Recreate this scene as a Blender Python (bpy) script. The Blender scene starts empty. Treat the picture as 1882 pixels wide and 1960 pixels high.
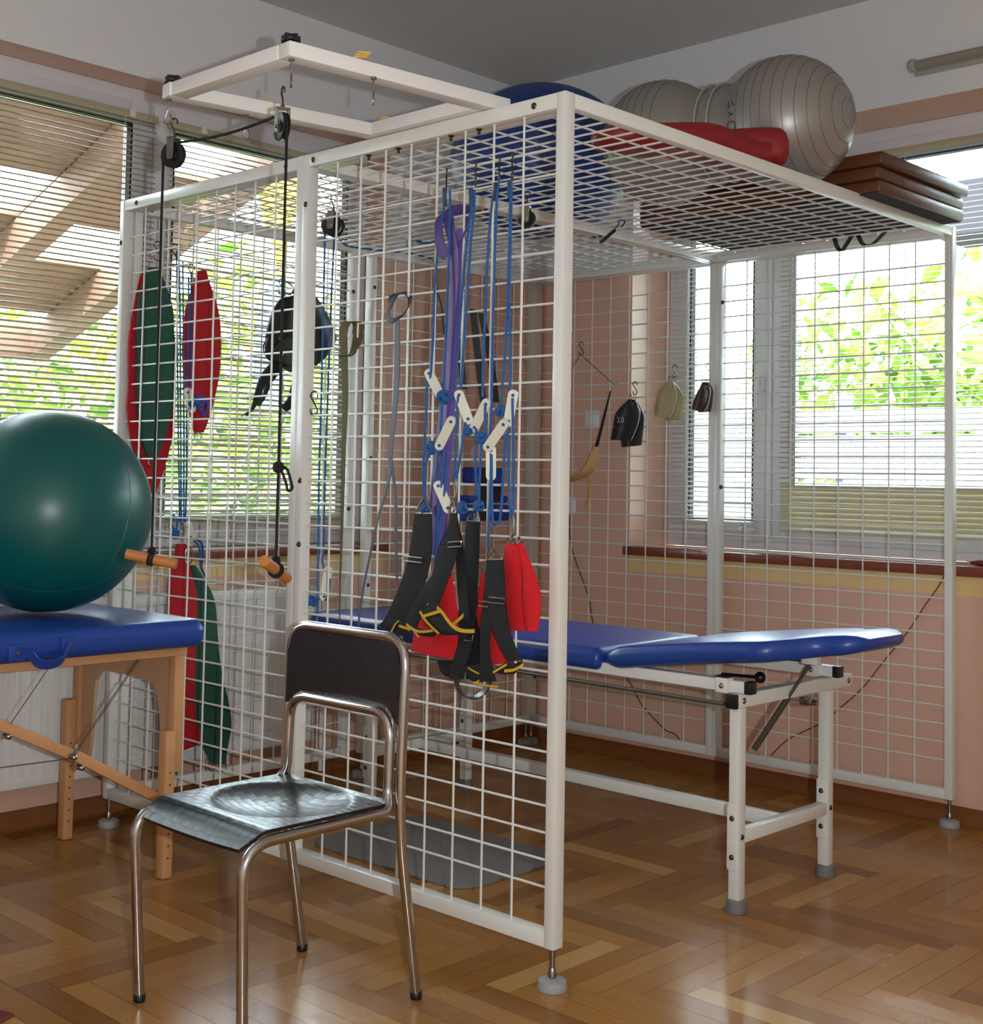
import bpy, bmesh, math, random
from mathutils import Vector, Matrix, Euler
random.seed(7)
SC = bpy.context.scene
COL = SC.collection
V = Vector
pi = math.pi

# ------------------------------------------------------------------ camera
CAM = V((1.99230, -2.35040, 1.16900)); YAW, PIT, ROL = 0.76220, 0.04790, 0.01790
FOC, CX, CY = 2524.55, 924.63, 798.70
_f = V((-math.sin(YAW)*math.cos(PIT), math.cos(YAW)*math.cos(PIT), math.sin(PIT)))
_r = V((math.cos(YAW), math.sin(YAW), 0)); _u = _r.cross(_f)
_r, _u = math.cos(ROL)*_r + math.sin(ROL)*_u, -math.sin(ROL)*_r + math.cos(ROL)*_u
cam_data = bpy.data.cameras.new('camera'); cam = bpy.data.objects.new('camera', cam_data); COL.objects.link(cam)
cam.matrix_world = Matrix(((_r.x, _u.x, -_f.x, CAM.x), (_r.y, _u.y, -_f.y, CAM.y), (_r.z, _u.z, -_f.z, CAM.z), (0, 0, 0, 1)))
cam_data.sensor_fit = 'HORIZONTAL'; cam_data.sensor_width = 36.0; cam_data.lens = FOC*36.0/1882
cam_data.shift_x = (941-CX)/1882; cam_data.shift_y = (CY-980)/1882
cam_data.clip_start = 0.05; cam_data.clip_end = 200
SC.camera = cam

def ray(x, y): return _f + _r*((x-CX)/FOC) - _u*((y-CY)/FOC)
def P(x, y, ax, val):
    "measured point: where the sight line of photo pixel x,y meets the plane axis=val"
    d = ray(x, y); return CAM + d*((val-CAM[ax])/d[ax])
def A(x, y, off=-0.03): return P(x, y, 1, off)      # on the near mesh wall of the cage

# ------------------------------------------------------------------ materials
def lin(c): c = c/255.0; return c/12.92 if c <= 0.04045 else ((c+0.055)/1.055)**2.4
def rgb(r, g, b): return (lin(r), lin(g), lin(b), 1)
MATS = {}
def mat(name, col, rough=0.5, metal=0.0, noise=0.0, nscale=20, bump=0.0, bscale=200, coat=0.0, spec=None, sheen=0.0):
    if name in MATS: return MATS[name]
    m = bpy.data.materials.new(name); m.use_nodes = True; nt = m.node_tree
    b = nt.nodes['Principled BSDF']; b.inputs['Base Color'].default_value = col
    b.inputs['Roughness'].default_value = rough; b.inputs['Metallic'].default_value = metal
    if coat: b.inputs['Coat Weight'].default_value = coat; b.inputs['Coat Roughness'].default_value = 0.15
    if spec is not None: b.inputs['Specular IOR Level'].default_value = spec
    if sheen: b.inputs['Sheen Weight'].default_value = sheen
    tc = nt.nodes.new('ShaderNodeTexCoord')
    if noise:
        n = nt.nodes.new('ShaderNodeTexNoise'); n.inputs['Scale'].default_value = nscale; n.inputs['Detail'].default_value = 4
        nt.links.new(tc.outputs['Object'], n.inputs['Vector'])
        mx = nt.nodes.new('ShaderNodeMix'); mx.data_type = 'RGBA'
        mx.inputs[6].default_value = tuple(c*(1-noise) for c in col[:3])+(1,); mx.inputs[7].default_value = tuple(min(1, c*(1+noise)) for c in col[:3])+(1,)
        nt.links.new(n.outputs['Fac'], mx.inputs[0]); nt.links.new(mx.outputs[2], b.inputs['Base Color'])
    if bump:
        n2 = nt.nodes.new('ShaderNodeTexNoise'); n2.inputs['Scale'].default_value = bscale; n2.inputs['Detail'].default_value = 2
        nt.links.new(tc.outputs['Object'], n2.inputs['Vector'])
        bp = nt.nodes.new('ShaderNodeBump'); bp.inputs['Strength'].default_value = bump; bp.inputs['Distance'].default_value = 0.002
        nt.links.new(n2.outputs['Fac'], bp.inputs['Height']); nt.links.new(bp.outputs['Normal'], b.inputs['Normal'])
    MATS[name] = m; return m

WHITE_METAL = mat('white_enamel', rgb(228, 228, 222), 0.28, noise=0.03, nscale=6)
WIRE = mat('white_wire_enamel', rgb(226, 226, 222), 0.32)
WOODWHITE = mat('white_painted_wood', rgb(236, 235, 232), 0.5, noise=0.03, nscale=12)
STEEL = mat('steel', rgb(150, 146, 138), 0.28, 1.0)
DSTEEL = mat('dark_steel', rgb(92, 86, 76), 0.35, 1.0)
CHROME = mat('brushed_chrome', rgb(186, 184, 182), 0.17, 1.0)
BRASS = mat('pale_brass', rgb(190, 170, 110), 0.3, 1.0)
BLACKP = mat('black_plastic', rgb(18, 18, 20), 0.35)
BLACKROPE = mat('black_rope', rgb(16, 15, 17), 0.8, bump=0.6, bscale=900)
BLUEROPE = mat('blue_rope', rgb(34, 92, 158), 0.7, noise=0.25, nscale=60, bump=0.6, bscale=900)
CLEAT = mat('milky_plastic', rgb(226, 226, 208), 0.3)
BLACKWEB = mat('black_webbing', rgb(17, 17, 19), 0.75, bump=0.5, bscale=700)
YELLOW = mat('yellow_webbing', rgb(216, 170, 40), 0.7, bump=0.4, bscale=500)
REDCLOTH = mat('red_cloth', rgb(206, 14, 26), 0.85, noise=0.10, nscale=30, bump=0.5, bscale=500)
DREDCLOTH = mat('dark_red_cloth', rgb(176, 14, 26), 0.85, noise=0.12, nscale=14, bump=0.5, bscale=500)
GREENCLOTH = mat('dark_green_cloth', rgb(28, 78, 62), 0.8, noise=0.14, nscale=14, bump=0.5, bscale=500)
PURPLE = mat('purple_latex', rgb(84, 58, 128), 0.45, noise=0.15, nscale=10)
GREYRUB = mat('grey_rubber', rgb(88, 92, 102), 0.5, noise=0.08, nscale=14)
DGREYRUB = mat('dark_grey_rubber', rgb(52, 54, 60), 0.5)
OLIVE = mat('olive_webbing', rgb(88, 82, 48), 0.8, bump=0.5, bscale=500)
BLUEVINYL = mat('blue_vinyl', rgb(28, 66, 150), 0.33, noise=0.05, nscale=5, bump=0.12, bscale=260)
GREENBALL = mat('green_ball_rubber', rgb(6, 88, 84), 0.34, noise=0.05, nscale=4, bump=0.08, bscale=300)
BLUEBALL = mat('blue_ball_rubber', rgb(18, 60, 134), 0.42, noise=0.05, nscale=4)
BEECH = mat('beech_wood', rgb(206, 152, 104), 0.45, noise=0.12, nscale=9)
PLY = mat('beech_plywood', rgb(196, 158, 122), 0.5, noise=0.10, nscale=16)
DOWEL = mat('dowel_wood', rgb(190, 122, 66), 0.42, noise=0.15, nscale=24)
GREYMAT = mat('grey_mat_rubber', rgb(128, 124, 122), 0.75, bump=0.3, bscale=250)
BROWNVINYL = mat('brown_vinyl', rgb(92, 52, 30), 0.36, noise=0.18, nscale=7, bump=0.35, bscale=90)
DARKCANVAS = mat('dark_canvas', rgb(48, 48, 52), 0.85)
REDVINYL = mat('red_vinyl', rgb(136, 22, 24), 0.5, noise=0.15, nscale=18, bump=0.5, bscale=40)
GREYRUBFOOT = mat('grey_foot_rubber', rgb(118, 118, 120), 0.6)
GREYCAST = mat('grey_foot_plastic', rgb(158, 158, 158), 0.5, noise=0.08, nscale=60)
PVC = mat('white_pvc', rgb(226, 226, 230), 0.32)
SLAT = mat('cream_slat', rgb(186, 178, 150), 0.4)
SLATW = mat('pale_slat', rgb(222, 220, 208), 0.4)
WALLW = mat('wall_white_paint', rgb(232, 231, 232), 0.75, noise=0.02, nscale=3)
PEACH = mat('peach_gloss_paint', rgb(224, 182, 160), 0.30, noise=0.03, nscale=5, bump=0.10, bscale=60)
CREAMBAND = mat('cream_paint_band', rgb(232, 200, 142), 0.4)
CEIL = mat('ceiling_paint', rgb(206, 204, 202), 0.85)
GRANITE = mat('red_granite', rgb(128, 66, 48), 0.25, noise=0.45, nscale=260)
SKIRT = mat('oak_skirting', rgb(128, 74, 32), 0.35, noise=0.2, nscale=10)
RADW = mat('radiator_enamel', rgb(232, 230, 226), 0.35)
TAN = mat('tan_leather', rgb(206, 164, 104), 0.55, noise=0.12, nscale=30)
BROWNCORD = mat('brown_cord', rgb(66, 40, 32), 0.6)
REDCORD = mat('red_brown_cord', rgb(120, 52, 44), 0.6)
BAGBLACK = mat('black_leatherette', rgb(20, 22, 26), 0.38, bump=0.3, bscale=120)
BAGTAN = mat('khaki_leatherette', rgb(168, 154, 108), 0.5, noise=0.08, nscale=30, bump=0.3, bscale=120)
BAGBROWN = mat('dark_brown_leatherette', rgb(56, 28, 22), 0.36, bump=0.3, bscale=120)
WHITETHREAD = mat('white_thread', rgb(220, 218, 210), 0.7)
BLUEFOAM = mat('blue_foam', rgb(30, 64, 150), 0.8, bump=0.4, bscale=200)
TUBEGLASS = mat('frosted_tube', rgb(150, 142, 132), 0.35)
TUBECOVER = mat('clear_cover_plastic', rgb(176, 176, 166), 0.2)
BLACKPRINT = mat('black_print', rgb(24, 24, 24), 0.5)
WHITEPRINT = mat('white_print', rgb(240, 240, 244), 0.5)
BLUEPRINT = mat('blue_print', rgb(60, 78, 190), 0.6)
GASKET = mat('black_gasket', rgb(22, 22, 24), 0.6)
TAPE = mat('brown_tape', rgb(176, 166, 148), 0.5)
GREYTUBE = mat('dull_grey_steel', rgb(112, 110, 104), 0.4, 0.8)
STRAW = mat('straw_yellow', rgb(222, 184, 96), 0.7)

def leaf_mat(name, c1, c2):
    m = bpy.data.materials.new(name); m.use_nodes = True; nt = m.node_tree; b = nt.nodes['Principled BSDF']
    oi = nt.nodes.new('ShaderNodeNewGeometry'); cr = nt.nodes.new('ShaderNodeValToRGB')
    cr.color_ramp.elements[0].color = c1; cr.color_ramp.elements[1].color = c2
    nt.links.new(oi.outputs['Random Per Island'], cr.inputs['Fac']); nt.links.new(cr.outputs['Color'], b.inputs['Base Color'])
    b.inputs['Roughness'].default_value = 0.5
    return m
LEAF = leaf_mat('leaf_green', rgb(70, 110, 30), rgb(190, 214, 96))
DLEAF = leaf_mat('leaf_dark_green', rgb(40, 76, 36), rgb(112, 150, 74))

def glass_mat():
    m = bpy.data.materials.new('window_glass'); m.use_nodes = True; nt = m.node_tree; nt.nodes.clear()
    o = nt.nodes.new('ShaderNodeOutputMaterial'); t = nt.nodes.new('ShaderNodeBsdfTransparent'); g = nt.nodes.new('ShaderNodeBsdfGlossy')
    g.inputs['Roughness'].default_value = 0.0; t.inputs['Color'].default_value = (0.94, 0.96, 0.95, 1)
    fr = nt.nodes.new('ShaderNodeFresnel'); fr.inputs['IOR'].default_value = 1.35; mx = nt.nodes.new('ShaderNodeMixShader')
    nt.links.new(fr.outputs[0], mx.inputs[0]); nt.links.new(t.outputs[0], mx.inputs[1]); nt.links.new(g.outputs[0], mx.inputs[2])
    nt.links.new(mx.outputs[0], o.inputs[0]); return m
GLASS = glass_mat()

def silver_mat():
    m = mat('silver_ball_vinyl', rgb(150, 146, 140), 0.36, 0.35, noise=0.04, nscale=60); return m
SILVER = silver_mat()

def floor_mat():
    m = bpy.data.materials.new('oak_parquet'); m.use_nodes = True; nt = m.node_tree; b = nt.nodes['Principled BSDF']
    L = nt.links.new
    at = nt.nodes.new('ShaderNodeAttribute'); at.attribute_name = 'plank'
    uv = nt.nodes.new('ShaderNodeUVMap'); uv.uv_map = 'grain'
    mp = nt.nodes.new('ShaderNodeMapping'); mp.inputs['Scale'].default_value = (3.0, 60.0, 1.0); L(uv.outputs['UV'], mp.inputs['Vector'])
    n = nt.nodes.new('ShaderNodeTexNoise'); n.inputs['Scale'].default_value = 1.0; n.inputs['Detail'].default_value = 6; n.inputs['Roughness'].default_value = 0.65
    L(mp.outputs['Vector'], n.inputs['Vector'])
    cr = nt.nodes.new('ShaderNodeValToRGB')
    e = cr.color_ramp.elements
    e[0].position = 0.0; e[0].color = rgb(128, 82, 34); e[1].position = 1.0; e[1].color = rgb(206, 164, 104)
    k = cr.color_ramp.elements.new(0.35); k.color = rgb(158, 108, 50)
    k = cr.color_ramp.elements.new(0.7); k.color = rgb(180, 130, 68)
    mth = nt.nodes.new('ShaderNodeMath'); mth.operation = 'MULTIPLY_ADD'; mth.inputs[1].default_value = 0.30
    sub = nt.nodes.new('ShaderNodeMath'); sub.operation = 'SUBTRACT'; sub.inputs[1].default_value = 0.5
    L(n.outputs['Fac'], sub.inputs[0]); L(sub.outputs[0], mth.inputs[0]); L(at.outputs['Fac'], mth.inputs[2])
    L(mth.outputs[0], cr.inputs['Fac']); L(cr.outputs['Color'], b.inputs['Base Color'])
    tc = nt.nodes.new('ShaderNodeTexCoord')
    n2 = nt.nodes.new('ShaderNodeTexNoise'); n2.inputs['Scale'].default_value = 1.5; n2.inputs['Detail'].default_value = 8; n2.inputs['Roughness'].default_value = 0.6
    L(tc.outputs['Object'], n2.inputs['Vector'])
    mr = nt.nodes.new('ShaderNodeMapRange'); mr.inputs['From Min'].default_value = 0.52; mr.inputs['From Max'].default_value = 0.60
    mr.inputs['To Min'].default_value = 0.20; mr.inputs['To Max'].default_value = 0.34
    L(n2.outputs['Fac'], mr.inputs['Value']); L(mr.outputs[0], b.inputs['Roughness'])
    bp = nt.nodes.new('ShaderNodeBump'); bp.inputs['Strength'].default_value = 0.10; bp.inputs['Distance'].default_value = 0.001
    L(n.outputs['Fac'], bp.inputs['Height']); L(bp.outputs['Normal'], b.inputs['Normal'])
    return m
PARQUET = floor_mat()
GROUT = mat('dark_joint', rgb(58, 36, 18), 0.6)

def weave_mat():
    "black seat plastic moulded as a basket weave with small square pits"
    m = bpy.data.materials.new('black_weave_plastic'); m.use_nodes = True; nt = m.node_tree; b = nt.nodes['Principled BSDF']; L = nt.links.new
    b.inputs['Base Color'].default_value = rgb(20, 21, 24); b.inputs['Roughness'].default_value = 0.27
    uv = nt.nodes.new('ShaderNodeUVMap'); uv.uv_map = 'weave'
    sep = nt.nodes.new('ShaderNodeSeparateXYZ'); L(uv.outputs['UV'], sep.inputs[0])
    def M(op, a, bb=None):
        x = nt.nodes.new('ShaderNodeMath'); x.operation = op
        for i, q in enumerate((a, bb)):
            if q is None: continue
            if isinstance(q, (int, float)): x.inputs[i].default_value = q
            else: L(q, x.inputs[i])
        return x.outputs[0]
    u, v = sep.outputs[0], sep.outputs[1]
    fu, fv = M('FRACT', u), M('FRACT', v)
    par = M('MODULO', M('ADD', M('FLOOR', u), M('FLOOR', v)), 2.0)
    bu = M('POWER', M('SINE', M('MULTIPLY', fu, pi)), 0.35); bv = M('POWER', M('SINE', M('MULTIPLY', fv, pi)), 0.35)
    h = M('ADD', M('MULTIPLY', par, bu), M('MULTIPLY', M('SUBTRACT', 1.0, par), bv))
    pit = M('MULTIPLY', M('LESS_THAN', fu, 0.22), M('LESS_THAN', fv, 0.22))
    hh = M('SUBTRACT', h, M('MULTIPLY', pit, 1.2))
    bp = nt.nodes.new('ShaderNodeBump'); bp.inputs['Strength'].default_value = 0.28; bp.inputs['Distance'].default_value = 0.001
    L(hh, bp.inputs['Height']); L(bp.outputs['Normal'], b.inputs['Normal'])
    mx = nt.nodes.new('ShaderNodeMix'); mx.data_type = 'RGBA'; mx.inputs[6].default_value = rgb(26, 27, 31); mx.inputs[7].default_value = rgb(4, 4, 5)
    L(pit, mx.inputs[0]); L(mx.outputs[2], b.inputs['Base Color'])
    return m
WEAVE = weave_mat()

# ------------------------------------------------------------------ object helpers
def obj(name, bm, m, parent=None, smooth=35, kind=None, label=None):
    "link a bmesh (in world coordinates) as one object"
    bmesh.ops.recalc_face_normals(bm, faces=bm.faces[:])
    me = bpy.data.meshes.new(name); bm.to_mesh(me); bm.free()
    for mm in (m if isinstance(m, (list, tuple)) else [m]): me.materials.append(mm)
    if smooth:
        me.polygons.foreach_set('use_smooth', [True]*len(me.polygons)); me.set_sharp_from_angle(angle=math.radians(smooth))
    o = bpy.data.objects.new(name, me); COL.objects.link(o)
    if parent is not None:
        root = parent
        while root.parent is not None: root = root.parent
        me.transform((Matrix.Translation(root.location) @ root.rotation_euler.to_matrix().to_4x4()).inverted())
        o.parent = parent
    if kind: o['kind'] = kind
    if label: o['label'] = label
    return o
def thing(name, label, cat, loc=(0, 0, 0), rz=0.0, group=None):
    o = bpy.data.objects.new(name, None); o.empty_display_size = 0.05; COL.objects.link(o)
    o.location = loc; o.rotation_euler = (0, 0, rz); return tag(o, label, cat, group)
def tag(o, label, cat, group=None):
    o['label'] = label; o['category'] = cat
    if group: o['group'] = group
    return o
def one(name, bm, m, label, cat, group=None, smooth=35):
    "a thing that is one mesh: origin moved to its base"
    o = obj(name, bm, m, None, smooth); me = o.data
    xs = [v.co for v in me.vertices]
    c = V((sum(v.x for v in xs)/len(xs), sum(v.y for v in xs)/len(xs), min(v.z for v in xs)))
    me.transform(Matrix.Translation(-c)); o.location = c
    return tag(o, label, cat, group)
def dup(root, loc, rz=0.0, label=None, group=None, rx=0.0, ry=0.0):
    r = root.copy(); COL.objects.link(r); r.location = loc; r.rotation_euler = (rx, ry, rz)
    if label: r['label'] = label
    if group: r['group'] = group
    for ch in list(root.children):
        c = ch.copy(); COL.objects.link(c); c.parent = r
        for g in ch.children:
            d = g.copy(); COL.objects.link(d); d.parent = c
    return r

# ------------------------------------------------------------------ mesh helpers
def B(): return bmesh.new()
def box(bm, x0, x1, y0, y1, z0, z1, mi=0, bev=0.0, seg=2):
    vs = [bm.verts.new((x, y, z)) for x in (x0, x1) for y in (y0, y1) for z in (z0, z1)]
    fs = [bm.faces.new([vs[i] for i in q]) for q in ((0, 1, 3, 2), (4, 6, 7, 5), (0, 4, 5, 1), (2, 3, 7, 6), (0, 2, 6, 4), (1, 5, 7, 3))]
    for f in fs: f.material_index = mi
    if bev:
        es = list({e for f in fs for e in f.edges})
        bmesh.ops.bevel(bm, geom=es, offset=bev, segments=seg, profile=0.5, affect='EDGES')
    return bm
def bar(bm, a, b, w, h, up=(0, 0, 1), bev=0.0, mi=0):
    "rectangular bar from a to b, w across, h along up"
    a, b = V(a), V(b); d = (b-a).normalized(); up = V(up); s = d.cross(up).normalized(); t = s.cross(d).normalized()
    vs = [bm.verts.new(p + s*(sx*w/2) + t*(tz*h/2)) for p in (a, b) for sx in (-1, 1) for tz in (-1, 1)]
    fs = [bm.faces.new([vs[i] for i in q]) for q in ((0, 1, 3, 2), (4, 6, 7, 5), (0, 4, 5, 1), (2, 3, 7, 6), (0, 2, 6, 4), (1, 5, 7, 3))]
    for f in fs: f.material_index = mi
    if bev:
        es = list({e for f in fs for e in f.edges}); bmesh.ops.bevel(bm, geom=es, offset=bev, segments=2, profile=0.5, affect='EDGES')
    return bm
def smooth_path(pts, n=6, closed=False):
    pts = [V(p) for p in pts]
    if len(pts) < 3: return pts
    out = []; N = len(pts)
    rng = range(N) if closed else range(N-1)
    for i in rng:
        if closed: p0, p1, p2, p3 = pts[(i-1) % N], pts[i], pts[(i+1) % N], pts[(i+2) % N]
        else: p0, p1, p2, p3 = pts[max(i-1, 0)], pts[i], pts[i+1], pts[min(i+2, N-1)]
        for k in range(n):
            t = k/n
            out.append(0.5*((2*p1) + (p2-p0)*t + (2*p0-5*p1+4*p2-p3)*t*t + (3*p1-p0-3*p2+p3)*t**3))
    if not closed: out.append(pts[-1])
    return out
def fillet(pts, r, n=6):
    "polyline with its inner corners rounded"
    pts = [V(p) for p in pts]; out = [pts[0]]
    for i in range(1, len(pts)-1):
        a, b, c = pts[i-1], pts[i], pts[i+1]
        rr = r[i-1] if isinstance(r, (list, tuple)) else r
        d1, d2 = (a-b), (c-b); rr = min(rr, d1.length*0.49, d2.length*0.49); p, q = b+d1.normalized()*rr, b+d2.normalized()*rr
        for k in range(n+1):
            t = k/n; out.append((p*(1-t)+b*t)*(1-t) + (b*(1-t)+q*t)*t)
    out.append(pts[-1]); return out
def tube(bm, pts, r, n=8, closed=False, caps=True, mi=0):
    pts = [V(p) for p in pts]; N = len(pts)
    if N < 2: return bm
    rad = r if isinstance(r, (list, tuple)) else [r]*N
    def tan(i):
        if closed: return (pts[(i+1) % N]-pts[(i-1) % N]).normalized()
        return (pts[min(i+1, N-1)]-pts[max(i-1, 0)]).normalized()
    t0 = tan(0); ref = V((0, 0, 1)) if abs(t0.z) < 0.9 else V((1, 0, 0))
    nrm = (ref - t0*ref.dot(t0)).normalized(); rings = []
    for i in range(N):
        t = tan(i); nrm = (nrm - t*nrm.dot(t))
        nrm = nrm.normalized() if nrm.length > 1e-6 else t.orthogonal().normalized()
        bn = t.cross(nrm)
        rings.append([bm.verts.new(pts[i] + (nrm*math.cos(2*pi*k/n) + bn*math.sin(2*pi*k/n))*rad[i]) for k in range(n)])
    for i in range(N if closed else N-1):
        a, b = rings[i], rings[(i+1) % N]
        for k in range(n):
            bm.faces.new((a[k], a[(k+1) % n], b[(k+1) % n], b[k])).material_index = mi
    if caps and not closed:
        bm.faces.new(rings[0][::-1]).material_index = mi; bm.faces.new(rings[-1]).material_index = mi
    return bm
def cyl(bm, a, b, r, n=16, r2=None, mi=0): return tube(bm, [a, b], [r, r if r2 is None else r2], n, mi=mi)
def lathe(bm, prof, c, axis=(0, 0, 1), n=24, mi=0):
    "profile of (radius, along) about axis through c"
    ax = V(axis).normalized(); s = ax.orthogonal().normalized(); t = ax.cross(s); c = V(c); rings = []
    for r, h in prof:
        if r < 1e-6: rings.append([bm.verts.new(c+ax*h)])
        else: rings.append([bm.verts.new(c+ax*h+(s*math.cos(2*pi*k/n)+t*math.sin(2*pi*k/n))*r) for k in range(n)])
    for a, b in zip(rings, rings[1:]):
        for k in range(n):
            q = []
            for v in (a[k % len(a)], a[(k+1) % len(a)], b[(k+1) % len(b)], b[k % len(b)]):
                if v not in q: q.append(v)
            if len(q) > 2: bm.faces.new(q).material_index = mi
    if len(rings[0]) > 1: bm.faces.new(rings[0]).material_index = mi
    if len(rings[-1]) > 1: bm.faces.new(rings[-1]).material_index = mi
    return bm
def ellipsoid(bm, c, rx, ry, rz, nu=32, nv=18, mi=0, fn=None):
    c = V(c); rings = []
    for j in range(nv+1):
        b = -pi/2+pi*j/nv; ring = []
        for i in range(1 if j in (0, nv) else nu):
            a = 2*pi*i/nu; p = V((math.cos(a)*math.cos(b), math.sin(a)*math.cos(b), math.sin(b)))
            if fn: p = fn(p)
            ring.append(bm.verts.new(c+V((p.x*rx, p.y*ry, p.z*rz))))
        rings.append(ring)
    for a, b in zip(rings, rings[1:]):
        for k in range(nu):
            q = []
            for v in (a[k % len(a)], a[(k+1) % len(a)], b[(k+1) % len(b)], b[k % len(b)]):
                if v not in q: q.append(v)
            if len(q) > 2: bm.faces.new(q).material_index = mi
    return bm
def loft(bm, secs, mi=0, caps=True):
    rings = [[bm.verts.new(p) for p in s] for s in secs]; n = len(rings[0])
    for a, b in zip(rings, rings[1:]):
        for k in range(n): bm.faces.new((a[k], a[(k+1) % n], b[(k+1) % n], b[k])).material_index = mi
    if caps: bm.faces.new(rings[0][::-1]).material_index = mi; bm.faces.new(rings[-1]).material_index = mi
    return bm
def rrect(w, h, r, n=5):
    "rounded rectangle outline (2d, centred)"
    r = min(r, w/2-1e-4, h/2-1e-4); out = []
    for cx, cy, a0 in ((w/2-r, h/2-r, 0), (-w/2+r, h/2-r, pi/2), (-w/2+r, -h/2+r, pi), (w/2-r, -h/2+r, 1.5*pi)):
        for k in range(n+1): a = a0+pi/2*k/n; out.append((cx+r*math.cos(a), cy+r*math.sin(a)))
    return out
def prism(bm, outline, t, frame, mi=0):
    "outline of 2d points extruded by t along frame normal; frame = (origin, ex, ey)"
    o, ex, ey = (V(q) for q in frame); nz = ex.cross(ey).normalized()
    a = [bm.verts.new(o+ex*p[0]+ey*p[1]-nz*t/2) for p in outline]; b = [bm.verts.new(o+ex*p[0]+ey*p[1]+nz*t/2) for p in outline]
    n = len(a)
    for k in range(n): bm.faces.new((a[k], a[(k+1) % n], b[(k+1) % n], b[k])).material_index = mi
    bm.faces.new(a[::-1]).material_index = mi; bm.faces.new(b).material_index = mi
    return bm
def sheet(bm, Lp, Rp, t=0.003, nrm=None, across=1, bulge=0.0, mi=0, mid=None):
    "a band between two edge polylines with real thickness; bulge puffs it out like a pad"
    Lp, Rp = [V(p) for p in Lp], [V(p) for p in Rp]; N = len(Lp); F, K = [], []
    for i in range(N):
        d = (Lp[min(i+1, N-1)]-Lp[max(i-1, 0)] + Rp[min(i+1, N-1)]-Rp[max(i-1, 0)]); w = Rp[i]-Lp[i]
        nn = V(nrm) if nrm is not None else (w.cross(d).normalized() if w.cross(d).length > 1e-9 else V((0, -1, 0)))
        rf, rk = [], []
        for k in range(across+1):
            s = k/across; b = t/2 + bulge*(1-(2*s-1)**2); p = Lp[i]*(1-s)+Rp[i]*s
            rf.append(bm.verts.new(p+nn*b)); rk.append(bm.verts.new(p-nn*b))
        F.append(rf); K.append(rk)
    def q(a, b, c, d): bm.faces.new((a, b, c, d)).material_index = mi
    for i in range(N-1):
        for k in range(across):
            q(F[i][k], F[i][k+1], F[i+1][k+1], F[i+1][k]); q(K[i][k], K[i+1][k], K[i+1][k+1], K[i][k+1])
        q(F[i][0], F[i+1][0], K[i+1][0], K[i][0]); q(F[i][-1], K[i][-1], K[i+1][-1], F[i+1][-1])
    for k in range(across):
        q(F[0][k], K[0][k], K[0][k+1], F[0][k+1]); q(F[-1][k], F[-1][k+1], K[-1][k+1], K[-1][k])
    return bm
def band(bm, pts, widths, wdir, t=0.003, n=5, mi=0, across=1, bulge=0.0):
    "flat strap along a smoothed centre line, its width along wdir"
    pts = [V(p) for p in pts]; N = len(pts)
    wd = [V(w) for w in wdir] if isinstance(wdir[0], (tuple, list, Vector)) else [V(wdir)]*N
    ws = widths if isinstance(widths, (list, tuple)) else [widths]*N
    c = smooth_path(pts, n); w2 = smooth_path([w.normalized()*q for w, q in zip(wd, ws)], n) if N > 2 else [w.normalized()*q for w, q in zip(wd, ws)]
    return sheet(bm, [p-w/2 for p, w in zip(c, w2)], [p+w/2 for p, w in zip(c, w2)], t, None, across, bulge, mi)
def text(bm_name, s, size, frame, m, parent, extrude=0.0004, sx=1.0):
    cu = bpy.data.curves.new(bm_name, 'FONT'); cu.body = s; cu.size = size; cu.extrude = extrude; cu.align_x = 'CENTER'; cu.align_y = 'CENTER'
    tmp = bpy.data.objects.new(bm_name, cu); COL.objects.link(tmp)
    dg = bpy.context.evaluated_depsgraph_get(); me = bpy.data.meshes.new_from_object(tmp.evaluated_get(dg))
    bpy.data.objects.remove(tmp); bpy.data.curves.remove(cu)
    o, ex, ey = (V(q) for q in frame); ex.normalize(); ey.normalize(); nz = ex.cross(ey)
    me.transform(Matrix(((ex.x*sx, ey.x, nz.x, o.x), (ex.y*sx, ey.y, nz.y, o.y), (ex.z*sx, ey.z, nz.z, o.z), (0, 0, 0, 1))))
    bm = bmesh.new(); bm.from_mesh(me); bpy.data.meshes.remove(me)
    return obj(bm_name, bm, m, parent, smooth=0)
# ================================================================== THE ROOM
XL, YR, ZC = -2.125, 2.19, 3.01          # left wall plane, right wall plane, ceiling
SILL, LINT, DADO = 0.875, 2.59, 2.09
def fbox(bm, x0, x1, y0, y1, z0, z1, mi=0, fm={}):
    vs = [bm.verts.new((x, y, z)) for x in (x0, x1) for y in (y0, y1) for z in (z0, z1)]
    for k, q in zip(('-x', '+x', '-y', '+y', '-z', '+z'), ((0, 1, 3, 2), (4, 6, 7, 5), (0, 4, 5, 1), (2, 3, 7, 6), (0, 2, 6, 4), (1, 5, 7, 3))):
        bm.faces.new([vs[i] for i in q]).material_index = fm.get(k, mi)
WM = [WALLW, PEACH, CREAMBAND]
def st(o, **kw):
    o['kind'] = 'structure'; return o
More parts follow.
